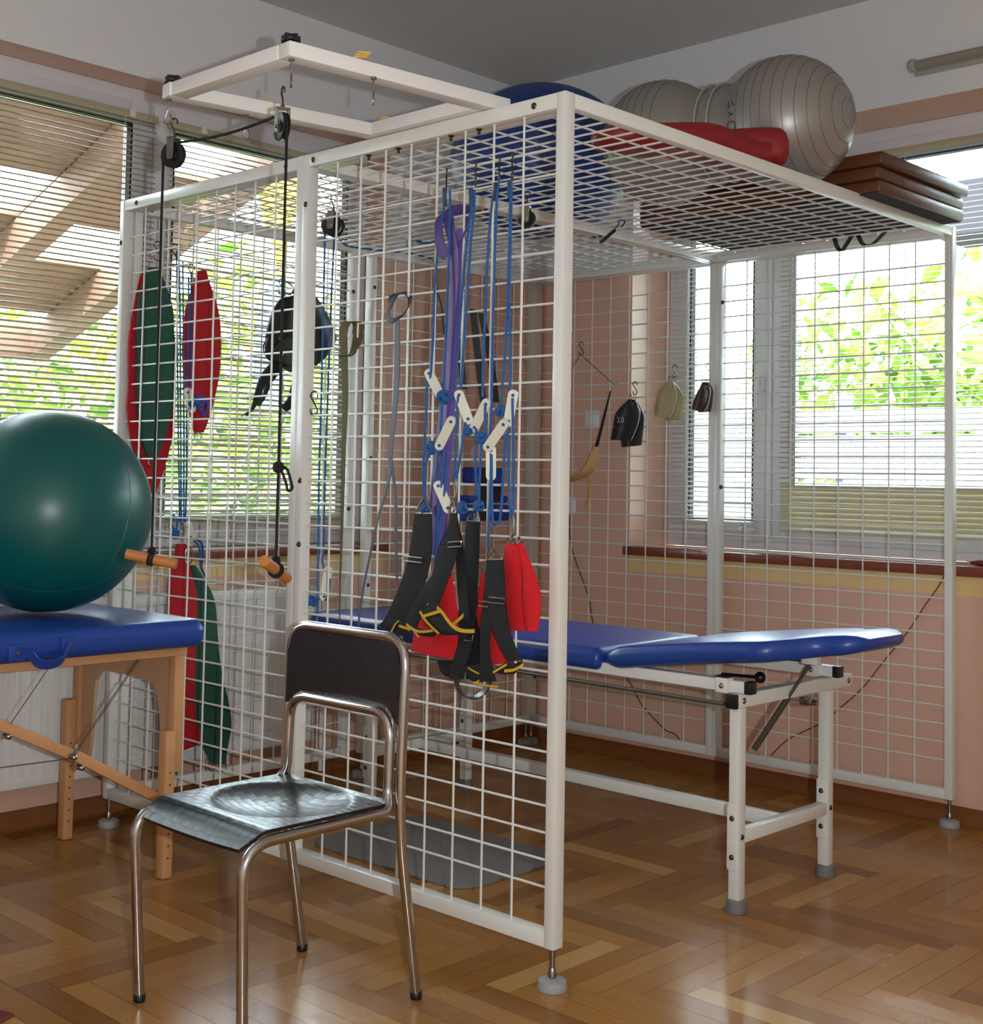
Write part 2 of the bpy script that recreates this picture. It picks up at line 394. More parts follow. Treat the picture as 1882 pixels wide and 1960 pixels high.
# left wall with its window niche
bm = B(); xo = XL-0.32; yw0, yw1 = -1.58, 1.365
fbox(bm, xo, XL, -5.0, YR+0.32, 0, 0.795, 1)
fbox(bm, xo, XL, yw0, yw1, 0.795, SILL, 2)
fbox(bm, xo, XL, yw1, YR+0.32, 0.795, DADO, 1)
fbox(bm, xo, XL, yw1, YR+0.32, DADO, LINT, 0, {'-y': 1})
fbox(bm, xo, XL, yw1, YR+0.32, LINT, ZC, 0)
fbox(bm, xo, XL, yw0, yw1, LINT, ZC, 0, {'-z': 1})
fbox(bm, xo, XL, -5.0, yw0, 0.795, DADO, 1); fbox(bm, xo, XL, -5.0, yw0, DADO, ZC, 0, {'+y': 1})
st(obj('wall_left', bm, WM, smooth=0))
# right wall with its window niche
bm = B(); yo = YR+0.42; xw0, xw1 = -1.462, 0.42
fbox(bm, XL, 4.5, YR, yo, 0, 0.795, 1)
fbox(bm, xw0, xw1, YR, yo, 0.795, SILL, 2)
fbox(bm, XL, xw0, YR, yo, 0.795, DADO, 1)
fbox(bm, XL, xw0, YR, yo, DADO, LINT, 0, {'+x': 1})
fbox(bm, XL, xw0, YR, yo, LINT, ZC, 0)
fbox(bm, xw0, xw1, YR, yo, LINT, ZC, 0, {'-z': 1})
fbox(bm, xw1, 4.5, YR, yo, 0.795, DADO, 1); fbox(bm, xw1, 4.5, YR, yo, DADO, ZC, 0, {'-x': 1})
st(obj('wall_right', bm, WM, smooth=0))
bm = B(); fbox(bm, xo, 4.8, -5.3, -5.0, 0, DADO, 0); fbox(bm, xo, 4.8, -5.3, -5.0, DADO, ZC, 0); st(obj('wall_back', bm, WM, smooth=0))
bm = B(); fbox(bm, 4.5, 4.8, -5.0, yo, 0, DADO, 0); fbox(bm, 4.5, 4.8, -5.0, yo, DADO, ZC, 0); st(obj('wall_side', bm, WM, smooth=0))
bm = B(); fbox(bm, xo, 4.8, -5.3, yo, ZC, ZC+0.2); st(obj('ceiling', bm, CEIL, smooth=0))
# parquet: herringbone of single oak strips over a dark joint bed
bm = B(); uvl = bm.loops.layers.uv.new('grain'); al = bm.loops.layers.float_color.new('plank')
w, n = 0.072, 6; L = w*n; rnd = random.Random(3)
def plank(x0, y0, x1, y1, along_x):
    if x1 < XL or x0 > 4.5 or y1 < -5 or y0 > YR: return
    x0, x1, y0, y1 = max(x0, XL-.02), min(x1, 4.5), max(y0, -5), min(y1, YR+.02)
    if x1-x0 < .01 or y1-y0 < .01: return
    g = 0.0005; vs = [bm.verts.new((x, y, 0)) for x, y in ((x0+g, y0+g), (x1-g, y0+g), (x1-g, y1-g), (x0+g, y1-g))]
    f = bm.faces.new(vs); c = min(1, max(0, rnd.gauss(0.5, 0.20))); off = rnd.random()*20; off2 = rnd.random()*20
    for l in f.loops:
        p = l.vert.co; l[uvl].uv = (p.x+off, p.y+off2) if along_x else (p.y+off, p.x+off2); l[al] = (c, c, c, 1)
for j in range(-140, 140):
    for k in range(-12, 12):
        x, y = j*w+2*L*k, j*w
        plank(x, y, x+L, y+w, True); plank(x+L, y-(L-w), x+L+w, y+w, False)
fl = obj('floor', bm, [PARQUET, GROUT], smooth=0)
bm = bmesh.new(); bm.from_mesh(fl.data); fbox(bm, XL-.3, 4.5, -5, YR+.3, -0.10, -0.0012, 1); bm.to_mesh(fl.data); bm.free(); st(fl)
def skirting(name, pts):
    bm = B(); (x0, y0), (x1, y1), (nx, ny) = pts
    prof = [(0, 0), (0.020, 0), (0.020, 0.012), (0.014, 0.026), (0.012, 0.05), (0.004, 0.062), (0, 0.062)]
    loft(bm, [[V((x+nx*a, y+ny*a, b+0.0005)) for a, b in prof] for x, y in ((x0, y0), (x1, y1))]); st(obj(name, bm, SKIRT, smooth=30))
skirting('baseboard_left', ((XL, -5), (XL, YR), (1, 0))); skirting('baseboard_right', ((XL, YR), (4.5, YR), (0, -1)))
# granite sills
bm = B(); box(bm, XL-0.15, XL+0.022, yw0, yw1+0.02, SILL-0.012, SILL+0.024, bev=0.004); st(obj('trim_1', bm, GRANITE))
bm = B(); box(bm, xw0-0.02, xw1, YR-0.024, YR+0.27, SILL-0.012, SILL+0.024, bev=0.004); st(obj('trim_2', bm, GRANITE))

# ------------------------------------------------------------------ windows
def rect_frame(bm, mk, a0, a1, z0, z1, wa, wz0, wz1, d0, d1):
    "four members of a frame; mk(a0,a1,z0,z1,d0,d1) adds one box"
    mk(a0, a0+wa, z0, z1, d0, d1); mk(a1-wa, a1, z0, z1, d0, d1); mk(a0+wa, a1-wa, z0, z0+wz0, d0, d1); mk(a0+wa, a1-wa, z1-wz1, z1, d0, d1)
ZS0, ZS1 = SILL+0.024, LINT
def window(name, mk_dir, a0, a1, splits, face):
    bm = B(); gm = B(); km = B()
    def mk(p0, p1, z0, z1, d0, d1, b=bm, bev=0.004):
        if mk_dir == 'L': box(b, face-d1, face-d0, p0, p1, z0, z1, bev=bev)
        else: box(b, p0, p1, face+d0, face+d1, z0, z1, bev=bev)
    rect_frame(bm, mk, a0, a1, ZS0, ZS1, 0.045, 0.05, 0.075, 0.012, 0.075)
    cuts = [a0+0.03]+list(splits)+[a1-0.03]
    for i in range(len(cuts)-1):
        p0, p1 = cuts[i]+0.003, cuts[i+1]-0.003
        rect_frame(bm, mk, p0, p1, ZS0+0.035, ZS1-0.05, 0.088, 0.085, 0.085, 0.0, 0.06)
        q0, q1, r0, r1 = p0+0.088, p1-0.088, ZS0+0.12, ZS1-0.135
        mk(q0, q1, r0, r1, 0.030, 0.036, gm, 0)
        for s in ((q0-.003, q0+.004, r0, r1), (q1-.004, q1+.003, r0, r1), (q0, q1, r0-.003, r0+.004), (q0, q1, r1-.004, r1+.003)): mk(*s, -0.001, 0.029, km, 0)
    o = st(obj(name, bm, PVC)); obj('glass_pane', gm, GLASS, o, 0); obj('gasket', km, GASKET, o, 0)
    return o
FXL, FYR = -2.255, 2.455
w1 = window('window_1', 'L', yw0, yw1, (-0.62, 0.298), FXL)
w2 = window('window_2', 'R', xw0, xw1, (-0.930,), FYR)
# casement handles
for (o, a, side) in ((w2, -0.975, 'R'),):
    bm = B(); box(bm, a-0.014, a+0.014, FYR-0.016, FYR-0.001, 1.56, 1.63, bev=0.004); cyl(bm, (a, FYR-0.016, 1.60), (a, FYR-0.045, 1.60), 0.008)
    bar(bm, (a, FYR-0.05, 1.61), (a, FYR-0.05, 1.48), 0.02, 0.012, (0, 1, 0), bev=0.004); obj('window_handle', bm, PVC, o)

# ------------------------------------------------------------------ venetian blinds
def blind(kind, a0, a1, z0, z1, tilt, m, label, cords, closed_from=0, pitch=0.0208, chain=None):
    bx = FXL+0.028 if kind == 'L' else FYR-0.028; out = -1 if kind == 'L' else 1
    def W(a, d, z): return V((bx+out*d, a, z)) if kind == 'L' else V((a, bx+out*d, z))
    mid = (a0+a1)/2; root = thing('venetian_blind', label, 'blind', W(mid, 0, z0), 0, 'venetian blinds on the window sashes')
    bm = B(); loft(bm, [[W(a, d, z) for d, z in ((-.014, z1), (.014, z1), (.014, z1+.026), (.010, z1+.028), (-.010, z1+.028), (-.014, z1+.022))] for a in (a0, a1)]); obj('headrail', bm, m, root)
    bm = B(); z = z1-0.012; k = 0
    while z > z0+0.008:
        t = math.radians(tilt)
        if closed_from and z < closed_from: t = math.radians(68)
        c, s = math.cos(t), math.sin(t); up, lo = [], []
        for q in (-1, -.5, 0, .5, 1):
            d, h = q*0.0125, 0.0022*(1-q*q)
            up.append((d*c-h*s, d*s+h*c+0.00025)); lo.append((d*c-h*s, d*s+h*c-0.00025))
        prof = up+lo[::-1]; jit = random.uniform(-.0006, .0006)
        loft(bm, [[W(a, d, z+h+jit) for d, h in prof] for a in (a0+.002, a1-.002)])
        z -= pitch if not (closed_from and z < closed_from) else 0.021
        k += 1
    obj('slats', bm, m, root)
    bm = B(); a = [W(p, d, z) for p in (a0, a1) for d, z in ((-.011, z0-.006), (.011, z0-.006), (.011, z0+.006), (-.011, z0+.006))]; loft(bm, [a[:4], a[4:]]); obj('bottom_rail', bm, m, root)
    for c in cords:
        bm = B()
        for d in (-.0135, .0135): tube(bm, [W(c, d, z0), W(c, d, z1)], 0.0007, 4)
        obj('ladder_cord', bm, WHITETHREAD, root)
    for e in (a0+(a1-a0)*.16, a1-(a1-a0)*.12):
        bm = B(); lo = W(e-.012, -.017, z1+.004); hi = W(e+.012, .0, z1+.034)
        box(bm, min(lo.x, hi.x), max(lo.x, hi.x), min(lo.y, hi.y), max(lo.y, hi.y), lo.z, hi.z, bev=.003); obj('bracket', bm, CLEAT, root)
    if chain is not None:
        bm = B(); zz = z1
        while zz > z0+0.2: ellipsoid(bm, W(chain, -.02, zz), .0022, .0022, .003, 6, 4); zz -= 0.009
        tube(bm, [W(chain, -.02, z1), W(chain, -.02, z0+.2)], 0.0006, 4); obj('pull_chain', bm, WHITETHREAD, root)
    return root
zb0, zb1 = 0.985, 2.462
blind('L', -0.60, 0.292, zb0, zb1, 25, SLAT, 'cream venetian blind over the left sash of the left wall window, behind the green ball', (-.35, .22), chain=.15)
blind('L', -1.52, -0.64, zb0, zb1, 25, SLAT, 'cream venetian blind on the sash left of the green ball, beyond the picture edge', (-1.3, -.8))
blind('L', 0.345, 1.268, zb0, zb1, 25, SLAT, 'cream venetian blind on the left wall sash behind the hanging slings and harness', (.46, 1.14), chain=1.10)
blind('R', -1.415, -0.985, zb0, zb1, 14, SLATW, 'narrow venetian blind with open slats over the narrow sash beside the peach window reveal', (-1.34, -1.06))

blind('R', -0.872, 0.36, zb0, zb1, 14, SLAT, 'wide cream venetian blind at the right edge, its lowest slats closed', (-.77, .05, .30), closed_from=1.17, chain=-.32)

# ================================================================== OUTSIDE
GRD = mat('outdoor_paving', rgb(130, 130, 122), 0.9, noise=0.15, nscale=3)
bm = B(); fbox(bm, -30, 12, -20, 30, -1.0, -0.8); g = obj('ground', bm, GRD, smooth=0); g['kind'] = 'structure'
TIMBER = mat('brown_stained_timber', rgb(124, 94, 78), 0.7, noise=0.25, nscale=9)
# timber lean-to outside the left window: rafters with boards, open bays between
def canz(x): return 2.64+0.352*(x+2.6)
root = thing('timber_canopy', 'brown slatted timber canopy outside the left wall window, seen through the blinds', 'canopy', (-3.6, -1.0, canz(-4.6)-0.1))
ys = [1.10-0.62*k for k in range(6)]
for k, y in enumerate(ys):
    bm = B(); bar(bm, (-2.5, y, canz(-2.5)-.08), (-4.62, y, canz(-4.62)-.08), 0.11, 0.15, (0, 0, 1)); obj('rafter', bm, TIMBER, root, 0)
rb = random.Random(5)
for k in range(5):
    for j in range(12):
        x0 = -2.5-0.177*j; x1 = x0-0.170
        if (j+2*k) % 5 in (1, 2): continue
        bm = B(); ya, yb = ys[k+1]-.05, ys[k]+.05; zc0, zc1 = canz(x0)+.012, canz(x1)+.012
        loft(bm, [[V((x0, y, zc0)), V((x1, y, zc1)), V((x1, y, zc1+.022)), V((x0, y, zc0+.022))] for y in (ya, yb)]); obj('roof_board', bm, TIMBER, root, 0)
bm = B(); bar(bm, (-4.62, 1.16, canz(-4.62)-.06), (-4.62, -2.0, canz(-4.62)-.06), 0.06, 0.20); obj('fascia_board', bm, TIMBER, root, 0)
bm = B(); bar(bm, (-4.5, -0.2, -0.8), (-4.5, -0.2, canz(-4.5)-.1), .12, .12, (1, 0, 0)); obj('canopy_post', bm, TIMBER, root, 0)
# leafy masses: thousands of leaves nobody could count
def leaves(name, boxes, count, size, m, label, cat, seed):
    r = random.Random(seed); bm = B()
    for i in range(count):
        x0, x1, y0, y1, z0, z1 = boxes[i % len(boxes)]
        u, v, w_ = r.random(), r.random(), r.random()
        # rounded clump: keep points inside an ellipsoid
        while (2*u-1)**2+(2*v-1)**2+(2*w_-1)**2 > 1: u, v, w_ = r.random(), r.random(), r.random()
        c = V((x0+(x1-x0)*u, y0+(y1-y0)*v, z0+(z1-z0)*w_)); e = Euler((r.uniform(-1, 1), r.uniform(-1, 1), r.uniform(0, 6.28))).to_matrix(); s = size*r.uniform(.6, 1.3)
        vs = [bm.verts.new(c+e @ V(q)*s) for q in ((-1, 0, 0), (0, -.45, .1), (1, 0, 0), (0, .45, .1))]; bm.faces.new(vs)
    o = obj(name, bm, m, smooth=0); o['kind'] = 'stuff'; return tag(o, label, cat)
leaves('hedge', [(-9.5, -7.2, -2+1.5*k, .5+1.5*k, -0.9, 3.1+.5*math.sin(k*1.9)) for k in range(7)], 9000, 0.14, LEAF, 'sunlit yellow green shrubs outside the left wall window', 'shrub', 11)
leaves('low_shrubs', [(-6.6, -5.2, -2+1.1*k, .2+1.1*k, -0.9, 1.15) for k in range(7)], 5000, 0.10, DLEAF, 'darker green low bushes along the bottom of the left wall window', 'bush', 12)
leaves('tree_foliage', [(-5.5+1.7*k, -3.0+1.7*k, 8.6, 10.6, 0.9, 3.2+.7*math.sin(k*2.3)) for k in range(7)], 7000, 0.15, LEAF, 'sunlit tree foliage beyond the right wall window', 'tree', 13)
# yellow and blue banners outside the second blind
YB = mat('yellow_banner_cloth', rgb(250, 206, 40), 0.7); BB = mat('blue_banner_cloth', rgb(120, 170, 240), 0.7)
bm = B(); pts = [P(x, y, 0, -3.4) for x, y in ((493, 350), (590, 330), (572, 380), (556, 452), (548, 500), (536, 520), (527, 470), (508, 420))]
c = sum(pts, V())/8
F = [bm.verts.new(p) for p in pts]; K = [bm.verts.new(p+V((-.02, 0, 0))) for p in pts]
bm.faces.new(F); bm.faces.new(K[::-1])
for i in range(8): bm.faces.new((F[i], K[i], K[(i+1) % 8], F[(i+1) % 8]))
one('yellow_banner', bm, YB, 'bright yellow tapering cloth outside, seen through the blind above the black harness', 'banner', smooth=0)
bm = B(); pts = [P(x, y, 0, -3.4) for x, y in ((535, 530), (560, 545), (552, 640), (530, 780), (500, 782), (490, 690), (497, 600), (512, 550))]
F = [bm.verts.new(p) for p in pts]; K = [bm.verts.new(p+V((-.02, 0, 0))) for p in pts]
bm.faces.new(F); bm.faces.new(K[::-1])
for i in range(8): bm.faces.new((F[i], K[i], K[(i+1) % 8], F[(i+1) % 8]))
one('blue_banner', bm, BB, 'pale blue cloth outside, seen through the blind left of the black harness', 'banner', smooth=0)
# grey fence with a lettered banner outside the right window
FENCE = mat('grey_fence_board', rgb(118, 122, 132), 0.7, noise=0.12, nscale=5)
root = thing('board_fence', 'dark grey horizontal board fence beyond the right wall window', 'fence', (-1.5, 7.0, -0.8))
for k, z in enumerate((-.6, -.2, .2, .62, 1.02, 1.40, 1.60)):
    bm = B(); box(bm, -6.2, 3.5, 7.0, 7.04, z-.17 if k < 6 else z-.01, z+.17); obj('fence_board', bm, FENCE, root, 0)
for x in (-5.2, -3.1, 1.4):
    bm = B(); box(bm, x-.05, x+.05, 7.04, 7.14, -.8, 1.9); obj('fence_post', bm, FENCE, root, 0)
bm = B(); bnr = [(-3.05, 1.06), (-1.2, 1.06), (-1.2, 1.52), (-3.05, 1.52)]
prism(bm, bnr, 0.004, (V((0, 6.985, 0)), (1, 0, 0), (0, 0, 1)))
NAVY = mat('grey_banner_vinyl', rgb(112, 118, 130), 0.6)
ban = one('lettered_banner', bm, NAVY, 'grey banner with rows of white letters on the fence outside the right window', 'banner', smooth=0)
fr = lambda x, z: (V((x, 6.980, z)), V((1, 0, 0)), V((0, 0, 1)))
for s_, z, sz, cx in (('IJ EJU W W NO A (', 1.435, .085, -2.25), ('AKUAI  ADUUA MIAIEI ADUEI', 1.335, .085, -2.35), ('88 8 8 388 8', 1.225, .085, -2.30)):
    text('lettering', s_, sz, fr(cx, z), WHITEPRINT, ban)
# deep dark eave board outside above the right window
DARKEAVE = mat('dark_eave_timber', rgb(34, 34, 40), 0.8)
bm = B(); box(bm, -0.95, 4.5, 4.0, 4.4, 2.44, 2.71); one('eave_beam', bm, DARKEAVE, 'dark beam outside the right window, beside the brown folded mat', 'beam', smooth=0)

# ================================================================== LIGHT
world = bpy.data.worlds.new('sky'); SC.world = world; world.use_nodes = True
bg = world.node_tree.nodes['Background']; bg.inputs[0].default_value = (0.78, 0.90, 1.0, 1); bg.inputs[1].default_value = 24.0
sd = bpy.data.lights.new('sun', 'SUN'); sd.energy = 16.0; sd.angle = 0.01; sd.color = (1.0, 0.95, 0.85)
so = bpy.data.objects.new('sun', sd); COL.objects.link(so)
sdir = V((-0.50, 0.50, -0.75)).normalized(); so.rotation_euler = sdir.to_track_quat('-Z', 'Y').to_euler()
def portal(loc, rot, sx, sy):
    d = bpy.data.lights.new('window_portal', 'AREA'); d.shape = 'RECTANGLE'; d.size = sx; d.size_y = sy; d.cycles.is_portal = True
    o = bpy.data.objects.new('window_portal', d); COL.objects.link(o); o.location = loc; o.rotation_euler = rot
portal((XL-.33, (yw0+yw1)/2, (SILL+LINT)/2), (0, -pi/2, 0), LINT-SILL, yw1-yw0)
portal(((xw0+xw1)/2, YR+.43, (SILL+LINT)/2), (-pi/2, 0, 0), xw1-xw0, LINT-SILL)
# the camera's own flash: held upright, so it sits to the right of the lens (it throws the hard shadows on the walls)
fd = bpy.data.lights.new('camera_flash', 'POINT'); fd.energy = 165.0; fd.shadow_soft_size = 0.012; fd.color = (0.88, 0.96, 1.0)
fo = bpy.data.objects.new('camera_flash', fd); COL.objects.link(fo); fo.location = CAM + _r*0.13 + _u*0.02
SC.view_settings.view_transform = 'Standard'; SC.view_settings.look = 'None'; SC.view_settings.gamma = 1.0
SC.view_settings.exposure = 0.0; SC.view_settings.use_curve_mapping = False
cy = SC.cycles
cy.use_denoising = True; cy.max_bounces = 8; cy.diffuse_bounces = 4; cy.glossy_bounces = 4; cy.transparent_max_bounces = 16
cy.sample_clamp_indirect = 6.0; cy.caustics_reflective = False; cy.caustics_refractive = False
# ================================================================== THE CAGE
ZB, ZT = 0.0945, 2.0945
TW, TD = 0.029, 0.036
cage = thing('therapy_cage', 'large white wire mesh therapy cage with mesh roof, filling the room corner', 'cage', (-0.985, 1.05, 0))
COLS = [0.138+0.1005*k for k in range(8)]            # wires measured from one edge of a panel
ROWS = [1.967-0.0622*k for k in range(29)]
def bolt_head(bm, c, axis, r=0.0085):
    lathe(bm, [(0, 0.005), (r*.5, 0.0045), (r*.9, 0.002), (r, 0.0), (r, -0.002)], c, axis, 12)
def panel(mk, name, wdt, feet=(), bolts=()):
    """upright panel: mk(a,d,z) maps width a (0..wdt), depth d (0 front..TD), height z to the room"""
    bm = B()
    def bx(a0, a1, z0, z1):
        p, q = mk(a0, 0, z0), mk(a1, TD, z1)
        box(bm, min(p.x, q.x), max(p.x, q.x), min(p.y, q.y), max(p.y, q.y), z0, z1, bev=0.0025)
    bx(0, TW, ZB, ZT); bx(wdt-TW, wdt, ZB, ZT); bx(TW-.001, wdt-TW+.001, ZB+.001, ZB+.036); bx(TW-.001, wdt-TW+.001, ZT-.038, ZT-.0005)
    fr = obj(name, bm, WHITE_METAL, cage)
    bm = B(); md = TD*0.5
    for a in COLS:
        a = a*wdt/0.985
        tube(bm, [mk(a, md-.003, ZB+.034), mk(a, md-.003, ZT-.036)], 0.0030, 6, caps=False)
        for z in (ZB+.036, ZT-.038): lathe(bm, [(0.0055, -.003), (.004, .0), (0.003, .003)] if z < 1 else [(0.003, -.004), (.0045, -.001), (.0065, .001)], mk(a, md-.003, z), (0, 0, 1), 8)
    for z in ROWS: tube(bm, [mk(TW-.002, md+.003, z), mk(wdt-TW+.002, md+.003, z)], 0.0030, 6, caps=False)
    obj('wire_grid', bm, WIRE, fr)
    for a in feet:
        c = mk(a, TD/2, 0); bm = B()
        lathe(bm, [(0.0, .0005), (.034, .0005), (.036, .006), (.033, .022), (.024, .026), (.012, .028), (0.0, .028)], c, (0, 0, 1), 24)
        fo_ = obj('foot_pad', bm, GREYCAST, fr)
        bm = B(); cyl(bm, c+V((0, 0, .026)), c+V((0, 0, ZB+.004)), .0062, 12); lathe(bm, [(0.009, .026), (.011, .034), (.008, .046), (.0065, .05)], c, (0, 0, 1), 12); lathe(bm, [(.0, .0), (.018, .0), (.018, .003), (0, .003)], c+V((0, 0, ZB-.003)), (0, 0, 1), 4)
        obj('threaded_stem', bm, STEEL, fr)
    for a, z, side in bolts:
        bm = B(); nrm = (mk(a, -1, z)-mk(a, 0, z)).normalized(); bolt_head(bm, mk(a, 0, z), nrm); obj('bolt', bm, DSTEEL, fr)
    return fr
PW = 0.985
mkA = lambda x0: (lambda a, d, z: V((x0+a, d, z)))
panel(mkA(-PW), 'mesh_panel', PW, feet=(PW-.016,), bolts=((PW-.10, ZT-.020, 0), (.045, ZT-.020, 0), (.016, 1.95, 0), (.020, 1.16, 0), (.022, .98, 0)))
panel(mkA(-2*PW), 'mesh_panel', PW, feet=(.016,), bolts=((.10, ZT-.02, 0), (PW-.08, ZT-.02, 0), (.010, 1.95, 0), (.010, .18, 0)))
YB_ = 2.112
mkB = lambda x0: (lambda a, d, z: V((x0+a, YB_+d, z)))
panel(mkB(-PW), 'mesh_panel', PW, feet=(PW-.016,), bolts=((.034, 1.9, 0), (.034, 1.16, 0), (PW-.08, ZT-.02, 0), (.18, ZT-.02, 0)))
panel(mkB(-2*PW), 'mesh_panel', PW, feet=(.016,), bolts=((.10, ZT-.02, 0), (PW-.06, ZT-.02, 0), (.05, .3, 0)))
XC = -2*PW+TD
mkC = lambda y0: (lambda a, d, z: V((XC-d, y0+a, z)))
panel(mkC(TD+.004), 'mesh_panel', 1.0, bolts=((.06, ZT-.02, 0), (.99-.015, 1.9, 0), (.99-.015, 1.05, 0)))
panel(mkC(TD+1.072), 'mesh_panel', 1.0, feet=(.016, .985), bolts=((.016, 1.93, 0), (.016, 1.25, 0), (.016, .75, 0), (.016, .28, 0), (.7, ZT-.02, 0)))
# roof: two lying panels between the front and back walls
def roof_panel(x0):
    y0, y1 = TD+.002, YB_-.002; bm = B(); z0, z1 = ZT-.036, ZT-.0005
    for q in ((x0, x0+TW, y0, y1), (x0+PW-TW, x0+PW, y0, y1), (x0+TW-.001, x0+PW-TW+.001, y0, y0+.034), (x0+TW-.001, x0+PW-TW+.001, y1-.040, y1)): box(bm, *q, z0, z1, bev=.0025)
    fr = obj('roof_panel', bm, WHITE_METAL, cage); bm = B(); zm = ZT-.018
    for a in COLS: tube(bm, [(x0+a, y0+.03, zm+.003), (x0+a, y1-.03, zm+.003)], .0030, 6, caps=False)
    for k in range(31): tube(bm, [(x0+TW-.002, .157+.0622*k, zm-.003), (x0+PW-TW+.002, .157+.0622*k, zm-.003)], .0030, 6, caps=False)
    obj('wire_grid', bm, WIRE, fr)
    for yy in (.75, 1.35): 
        bm = B(); bolt_head(bm, V((x0+PW-.014 if x0 < -1.5 else x0+.014, yy, z0)), (0, 0, -1)); obj('bolt', bm, DSTEEL, fr)
    return fr
roof_panel(-PW); roof_panel(-2*PW)
for x in (-.72, -.60, -.40, -.30):
    bm = B(); bolt_head(bm, V((x, .018, ZT-.038)), (0, 0, -1), .009); cyl(bm, (x, .018, ZT-.038), (x, .018, ZT-.052), .004, 8); obj('frame_screw', bm, DSTEEL, cage)

# ------------------------------------------------------------------ painted timber frame cantilevered off the top
c_near, c_left, c_lb, c_rb = V((-.299, -.585, 0)), V((-.811, -.586, 0)), V((-.704, .02, 0)), V((-.229, .06, 0))
zf = ZT+.0005; FH, FW = .034, .045
fz = V((0, 0, zf+FH/2))
frame = thing('overhead_frame', 'white painted rectangular timber frame jutting out from the top of the cage', 'frame', (-.5, -.28, zf))
def inset(p, q, s): d = (q-p).normalized(); return d.cross(V((0, 0, 1)))*s
bm = B(); o_ = V((-FW/2, 0, 0)); bar(bm, c_near+o_+fz, c_rb+o_+fz, FW, FH, bev=.002); obj('beam', bm, WOODWHITE, frame)
bm = B(); o_ = V((FW/2, 0, 0)); bar(bm, c_left+o_+fz, c_lb+o_+fz, FW, FH, bev=.002); obj('beam', bm, WOODWHITE, frame)
bm = B(); bar(bm, V((c_left.x+FW+.001, -.585+FW/2, 0))+fz, V((c_near.x-FW-.001, -.585+FW/2, 0))+fz, FW, FH, bev=.002); obj('beam', bm, WOODWHITE, frame)
bm = B(); bar(bm, V((c_lb.x+FW-.006, -.006, 0))+fz, V((c_rb.x-FW-.004, -.006, 0))+fz, FW*.8, FH, bev=.002); obj('beam', bm, WOODWHITE, frame)
for q in (V((-.326, -.563, zf+FH)), V((-.792, -.563, zf+FH))):
    bm = B(); lathe(bm, [(0, 0), (.010, 0), (.010, .006), (.020, .009), (.021, .014), (.016, .022), (.008, .025), (0, .025)], q, (0, 0, 1), 10)
    for k in range(5):
        a = 2*pi*k/5; cyl(bm, q+V((math.cos(a)*.017, math.sin(a)*.017, .006)), q+V((math.cos(a)*.017, math.sin(a)*.017, .022)), .0055, 8)
    obj('knob', bm, BLACKP, frame)
for q, d in (((-.275, -.40, zf+FH), 0), ((-.762, -.30, zf+FH), 1), ((-.64, .0, zf+FH), 2)):
    bm = B(); q = V(q)
    for k in range(3): bar(bm, q+V((-.012+.008*k, -.014, .002+.004*k)), q+V((.004+.006*k, .014, .006+.003*k)), .006, .004)
    obj('wood_wedge', bm, STRAW, frame)
bm = B(); box(bm, c_near.x-.0005, c_near.x+.0006, -.575, -.552, zf+.004, zf+FH-.003); obj('tape', bm, TAPE, frame)
def eye_hook(q, open_=True, rz=0.0, big=1.0):
    "screw hook hanging down: washer, stem and a long teardrop bend"
    bm = B(); q = V(q); M = Matrix.Rotation(rz, 3, 'Z'); s = big
    lathe(bm, [(0, 0), (.007*s, 0), (.007*s, -.005), (.003, -.006), (0, -.006)], q, (0, 0, 1), 10)
    pts = [(0, 0), (0, -.022), (-.004, -.034), (-.0085, -.047), (-.008, -.056), (0, -.061), (.008, -.057), (.0085, -.048), (.004, -.036)]
    if not open_: pts += [(.001, -.028)]
    tube(bm, [q+M @ V((a*s, 0, b*s)) for a, b in [(x, z) for x, z in ((p.x, p.z) for p in smooth_path([V((a, 0, b)) for a, b in pts], 5))]], .0022*s, 7)
    return bm
for q, rz in (((-.797, -.572, zf), .6), ((-.315, -.568, zf), -.6), ((-.276, -.36, zf), -.75), ((-.765, -.36, zf), .3)):
    obj('screw_hook', eye_hook(q, True, rz, 1.05), STEEL, frame)

